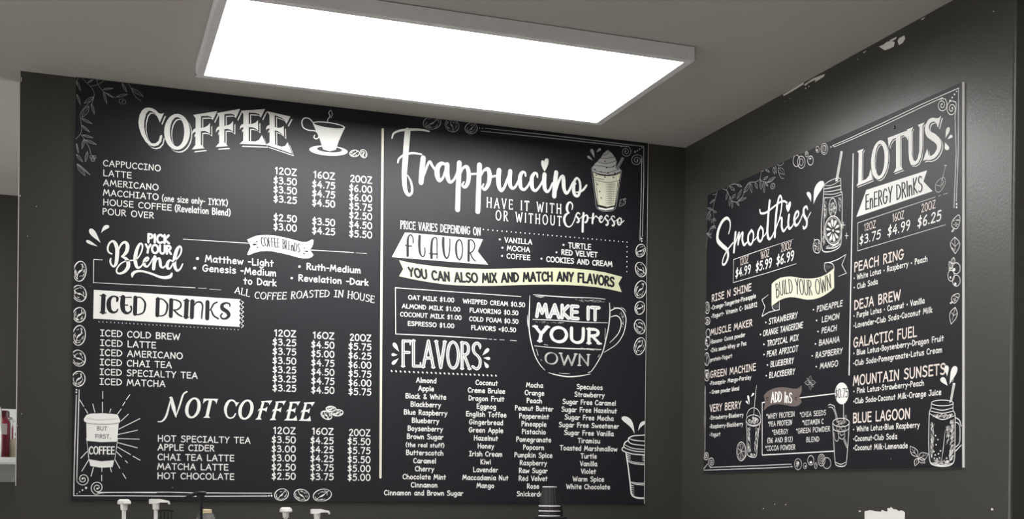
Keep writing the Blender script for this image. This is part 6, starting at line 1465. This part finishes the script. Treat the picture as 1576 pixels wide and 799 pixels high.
["H",1,"w",40,65,20,[47,-4,6],[5591,103,5924,98,5874,39,5631,42]],
["S",1,"w",0,0,[5812,441,3,5790,271,9,5752,80,5]],
["D",1,"w",[5644,387,13,0,0,-9]],
["D",1,"w",[5686,339,13,0,0,-9]],
["D",1,"w",[5656,278,13,0,0,-9]],
["D",1,"w",[5620,198,13,0,0,-9]],
["D",1,"w",[5642,158,13,0,0,-9]],
["D",1,"w",[5699,170,13,0,0,-9]],
["D",1,"w",[5734,204,13,0,0,-9]],
["D",1,"w",[5627,120,13,0,0,-9]],
["D",1,"w",[5674,112,13,0,0,-9]],
["D",1,"w",[5720,122,13,0,0,-9]],
["D",1,"w",[5843,116,13,0,0,-9]],
["R",1,"w",[5982,1177,5880,974,-50,16,0,0]],
["R",1,"w",[5821,1200,5838,1071,-38,1,0,0]],
["R",1,"w",[5736,1062,5848,959,-36,-16,0,0]],
["S",1,"w",0,1,[5909,1082,5,5947,1028,5,5922,996,5]]]],
["mint_drawing","mint leaf drawing left of the handled jar",[
["L",1,"w",[5324,143,5179,275,50,23,6]],
["L",1,"w",[5337,126,5516,174,29,-42,6]],
["L",1,"w",[5324,126,5276,35,-39,9,6]],
["L",1,"w",[5337,126,5459,67,-26,-24,6]],
["S",1,"w",0,0,[5268,189,4,5208,203,4]],
["S",1,"w",0,0,[5263,198,4,5273,242,4]],
["S",1,"w",0,0,[5418,142,4,5431,176,4]],
["S",1,"w",0,0,[5432,124,4,5459,97,4]]]]]
board('menu_board', 'wide charcoal menu board with coffee, iced drinks and flavor lists under the ceiling panel', (-1.9292, 0, 1.4297), 0, [(-0.0, -0.0012), (1.7881, -0.0001), (1.7892, 1.1962), (0.0012, 1.1962)], LEFT_ART, [(0.0425, 0.6055), (0.2751, 0.0363)], 1.7892, 1.1962)
board('menu_board', 'smaller charcoal menu board with smoothies and energy drinks on the right wall', (0, -0.1618, 1.5348), R(-90), [(0.0, -0.0011), (1.2228, 0.0008), (1.2093, 0.8873), (0.0068, 0.8938)], RIGHT_ART, [(0.963, 0.8506), (0.9633, 0.0229), (0.1379, 0.0294)], 1.2228, 0.8938)

# ------------------------------------------------------------------ counter under the frame, pump bottles, cups
CT = 1.16
bm = NB(); box(bm, -2.0, -.62, CT - .04, -.02, -.012, CT, bev=.004); ct = obj('counter', bm, M['wood'])
ct['label'] = 'brown laminate ledge under the coffee board holding the pumps and cups'; ct['category'] = 'counter'
for sx in (-1.95, -1.0, -.1):
    bm = NB(); box(bm, sx, -.58, 0, sx + .05, -.05, CT - .0395); obj('leg', bm, M['wood'], ct)
def pump(label, loc, rz, top, long_nozzle=True, body='bottle', liquid='amber', head='plastic', tall=0.02, hs=1.0):
    # top = height of the pump head above the counter
    t = thing('pump_bottle', label, 'pump bottle', loc, rz)
    hb = top - .075 - tall
    bm = NB(); lathe(bm, [(.036, 0), (.038, .006), (.038, hb * .8), (.034, hb * .88), (.017, hb * .97), (.016, hb)], 32); obj('body', bm, M[body], t, smooth=True)
    bm = NB(); lathe(bm, [(.0385, hb * .25), (.0385, hb * .62)], 32); obj('label_wrap', bm, M['tag'], t, smooth=True)
    bm = NB(); lathe(bm, [(.019, hb + .0003), (.019, hb + .02), (.012, hb + .024)], 24); obj('collar', bm, M[head], t, smooth=True)
    z = top - .014
    bm = NB(); lathe(bm, [(.0052, hb + .02), (.0052, z - .016), (.0085, z - .015), (.0095, z - .004), (.0095, z + .001)], 20); obj('stem', bm, M[head], t, smooth=True)
    bm = NB()
    if long_nozzle:
        prof = [(-.018, .0085), (-.012, .0105), (.0, .011), (.012, .0105), (.022, .008), (.030, .0062), (.034, .0035)]
        L = []
        for i, (x, w) in enumerate(prof):
            x *= hs; zt = top - (.0005 if 0 < i < 4 else .002 + .0012 * max(0, i - 3)); zb = (z + .0002) if x < .012 else (z + .004 - (.003 if i == 6 else 0))
            L.append([bm.verts.new((x, -w, zb)), bm.verts.new((x, w, zb)), bm.verts.new((x, w * .9, zt)), bm.verts.new((x, -w * .9, zt))])
        for a, b in zip(L, L[1:]):
            for k in range(4): bm.faces.new((a[k], a[(k + 1) % 4], b[(k + 1) % 4], b[k]))
        bm.faces.new(L[0][::-1]); bm.faces.new(L[-1])
    else: lathe(bm, [(.0165, z + .0002), (.018, z + .003), (.0165, top - .004), (.011, top), (.003, top)], 24)
    obj('pump_head', bm, M[head], t, smooth=True)
    if long_nozzle:
        bm = NB(); tube(bm, [(.032 * hs, 0, top - .007), (.034 * hs, 0, top - .011), (.0345 * hs, 0, top - .015)], .003, 8); obj('nozzle', bm, M[head], t, smooth=True)
    return t
pump('white pump bottle with a short round head, leftmost of the pumps', (-1.7939, -0.2200, CT), R(0), 0.2767, long_nozzle=False)
pump('white pump bottle whose spout points right, second from the left', (-1.7114, -0.2200, CT), R(0), 0.2785, hs=1.0)
pump('white pump bottle with a small head under the middle coffee bean', (-1.3595, -0.2200, CT), R(0), 0.2567, long_nozzle=False)
pump('white pump bottle with a flat spout under the third coffee bean', (-1.2712, -0.2200, CT), R(0), 0.2524, hs=1.0)

def lever_bottle(loc, top, rz):
    t = thing('pump_bottle', 'black lever pump bottle with a long drooping spout, right of the white pumps', 'pump bottle', loc, rz)
    hb = .20
    bm = NB(); lathe(bm, [(.03, 0), (.032, .005), (.032, hb * .8), (.016, hb * .95), (.015, hb)], 28); obj('body', bm, M['blackp'], t, smooth=True)
    bm = NB(); lathe(bm, [(.018, hb + .0003), (.018, hb + .02), (.006, hb + .024), (.0055, top - .02), (.010, top - .012), (.011, top - .007)], 20); obj('stem', bm, M['blackp'], t, smooth=True)
    bm = NB(); tube(bm, [(.014, 0, top), (.0, 0, top), (-.014, 0, top - .003), (-.030, 0, top - .010), (-.040, 0, top - .014), (-.046, 0, top - .016), (-.047, 0, top - .020)], [.004, .0055, .0055, .004, .003, .0035, .003], 12); obj('spout', bm, M['blackp'], t, smooth=True)
lever_bottle((-1.5958, -.25, CT), 0.2961, 0)
t = thing('jar', 'jar with a round cream lid just right of the black lever pump', 'jar', (-1.5700, -.13, CT))
jt = 0.2485
bm = NB(); lathe(bm, [(.026, 0), (.028, .004), (.028, jt - .03), (.022, jt - .016), (.022, jt - .012)], 28); obj('body', bm, M['bottle'], t, smooth=True)
bm = NB(); lathe(bm, [(.015, jt - .0118), (.0165, jt - .011), (.0165, jt - .002), (.014, jt), (.004, jt + .0005)], 28); obj('lid', bm, M['lid'], t, smooth=True)
t = thing('wire_rack', 'small black wire rack between the second white pump and the black pump', 'rack', (-1.6823, -.17, CT))
rt = 0.2481
bm = NB()
for x in (-.014, -.005, .005, .014): tube(bm, [(x, -.02, 0), (x, -.02, rt - .004), (x + .004, -.015, rt), (x + .006, .02, rt - .002)], .0018, 6)
obj('wires', bm, M['blackp'], t)
bm = NB(); tube(bm, [(-.02, -.021, rt - .006), (-.012, -.021, rt - .001), (.006, -.021, rt), (.02, -.021, rt - .004)], .0022, 6); tube(bm, [(-.02, -.02, .002), (.02, -.02, .002)], .0012, 6); obj('rim', bm, M['blackp'], t)
def cup_stack(labels, loc, top, group, trim='paper'):
    # upside-down nested ripple cups, narrow bases up
    pitch = .0145; H = .060; rb, rr = .0205, .0305
    for k, lb in enumerate(labels):
        t = thing('paper_cup', lb, 'paper cup', (loc[0], loc[1], top - H - pitch * k), .3 * k, group)
        bm = NB(); n = 80
        pf = [(rr, .0035, 1), (rb + .0008, H - .0032, 1), (rb - .0006, H - .0032, 0), (rr - .0012, .0035, 0)]; rings = []
        for r, z, o in pf: rings.append([bm.verts.new(((r + (.0007 if i % 4 < 2 else -.0004) * o) * math.cos(2 * math.pi * i / n), (r + (.0007 if i % 4 < 2 else -.0004) * o) * math.sin(2 * math.pi * i / n), z)) for i in range(n)])
        for a, b in zip(rings, rings[1:] + rings[:1]):
            for i in range(n): bm.faces.new((a[i], a[(i + 1) % n], b[(i + 1) % n], b[i]))
        obj('ripple_wall', bm, M['cup'], t)
        bm = NB(); lathe(bm, [(rr + .0003, .0), (rr + .0018, .0008), (rr + .0018, .0026), (rr + .0003, .0034)], 40); obj('rim', bm, M[trim], t, smooth=True)
        bm = NB(); lathe(bm, [(rb + .0005, H - .0031), (rb + .0011, H - .0022), (rb + .0011, H - .0006), (rb + .0004, H), (rb - .002, H - .001)], 40); obj('base', bm, M[trim], t, smooth=True)
    return top - H - pitch * (len(labels) - 1)
z1 = cup_stack(['black ripple paper cup upside down, topmost of the front stack', 'black ripple paper cup, second from the top of the front stack', 'black ripple paper cup, third from the top of the front stack'], (-0.5942, -.3), 1.4835, 'upside down cups in the front stack')
z2 = cup_stack(['plain all black paper cup upside down, topmost of the stack half hidden behind', 'plain all black paper cup, second from the top of the half hidden stack'], (-0.5442, -.2), 1.4674, 'upside down cups in the rear stack', 'cup')
for nm, x, y, z in (('low black stand carrying the front cup stack', -0.5942, -.3, z1), ('low black stand carrying the rear cup stack', -0.5442, -.2, z2)):
    bm = NB(); box(bm, x - .034, y - .034, CT, x + .034, y + .034, z - .0003, bev=.003); o = obj('cup_stand', bm, M['blackp']); o['label'] = nm; o['category'] = 'stand'


# ------------------------------------------------------------------ recess at far left: wire shelf with syrups
SZ = 1.5713
sh = thing('wire_shelf', 'white wire shelf in the recess left of the coffee board wall', 'shelf', (-2.35, 1.35, SZ))
bm = NB()
for i in range(14): tube(bm, [(-.42, -.19 + i * .03, -.004), (.42, -.19 + i * .03, -.004)], .002, 6)
obj('shelf_wires', bm, M['shelf'], sh, kind='stuff')
bm = NB(); box(bm, -.42, -.205, -.022, .42, -.193, -.001, bev=.002); box(bm, -.42, .21, -.02, .42, .22, -.001); obj('front_rail', bm, M['shelf'], sh)
bm = NB(); box(bm, -.42, .222, -.02, .42, .235, 1.7703 - SZ, bev=.003); obj('back_panel', bm, M['shelf'], sh)
for x in (-.41, .40):
    bm = NB(); box(bm, x, .2225, -SZ, x + .02, .242, -.0205); obj('leg', bm, M['shelf'], sh)
    bm = NB(); box(bm, x, -.193, -SZ, x + .02, -.18, -.0225); obj('leg', bm, M['shelf'], sh)
def bottle(name, label, cat, x, y, top, r, body, cap):
    t = thing(name, label, cat, (x, y, SZ)); h = top - SZ
    bm = NB(); lathe(bm, [(r * .95, 0), (r, .006), (r, h * .62), (r * .9, h * .72), (r * .45, h * .82), (r * .42, h * .86)], 28); obj('body', bm, M[body], t, smooth=True)
    bm = NB(); lathe(bm, [(r * .55, h * .8602), (r * .6, h * .87), (r * .58, h * .98), (r * .45, h)], 24); obj('cap', bm, M[cap], t, smooth=True)
    return t
bottle('syrup_bottle', 'dark red syrup bottle with a maroon cap inside the clear bin', 'bottle', -2.1826, 1.36, 1.7516, .036, 'syrup', 'wine')
bottle('cream_bottle', 'cream coloured bottle at the right end of the recess shelf', 'bottle', -2.1391 + .012, 1.33, 1.6683, .024, 'creamb', 'creamb')
t = thing('storage_bin', 'clear plastic bin around the dark red bottle', 'bin', (0, 0, SZ))
bm = NB(); z1 = 1.7125 - SZ; x0, x1 = -2.2240, -2.1502
box(bm, x0, 1.22, .001, x1, 1.223, z1, bev=.001); box(bm, x0, 1.46, .001, x1, 1.463, z1, bev=.001); box(bm, x0, 1.2232, .001, x0 + .003, 1.4598, z1); box(bm, x1 - .003, 1.2232, .001, x1, 1.4598, z1)
obj('walls', bm, M['bin'], t)
bm = NB(); box(bm, x0 - .003, 1.212, z1 + .0002, x1 + .003, 1.2232, z1 + .008, bev=.002); box(bm, x0 - .003, 1.46, z1 + .0002, x1 + .003, 1.468, z1 + .008, bev=.002); box(bm, x1 - .003, 1.2234, z1 + .0002, x1 + .006, 1.4598, z1 + .008, bev=.002); obj('rim', bm, M['bin'], t)
bm = NB(); box(bm, -2.2240 + .04, 1.2186, .085, -2.1502 - .012, 1.2198, .125); obj('label_sticker', bm, M['tag'], t)
t = thing('pump_bottle', 'clear pump bottle at the far left edge of the recess shelf', 'pump bottle', (-2.1919 - .004, 1.19, SZ))
h = 1.8194 - SZ
bm = NB(); lathe(bm, [(.016, 0), (.017, .004), (.017, h * .7), (.007, h * .8), (.006, h * .96), (.009, h * .97), (.008, h)], 24); obj('body', bm, M['bottle'], t, smooth=True)
t = thing('storage_tub', 'grey plastic tub hanging under the recess shelf', 'tub', (-2.33, 1.3, 1.4798))
th = SZ - 1.4798 - .026
bm = NB(); v = []
for z, k in ((0, .85), (th, 1.0)): v.append([bm.verts.new((sx * .24 * k, sy * .1 * k, z)) for sx, sy in ((-1, -1), (1, -1), (1, 1), (-1, 1))])
for i in range(4): bm.faces.new((v[0][i], v[0][(i + 1) % 4], v[1][(i + 1) % 4], v[1][i]))
bm.faces.new(v[0][::-1]); bmesh.ops.bevel(bm, geom=[e for e in bm.edges if abs(e.verts[0].co.z - e.verts[1].co.z) > .01], offset=.02, segments=3, affect='EDGES'); obj('tub_body', bm, M['tub'], t, smooth=True)
bm = NB(); box(bm, -.25, -.11, th, .25, -.098, th + .004); box(bm, -.25, .098, th, .25, .11, th + .004); obj('rim', bm, M['shelf'], t)

bpy.context.view_layer.update()
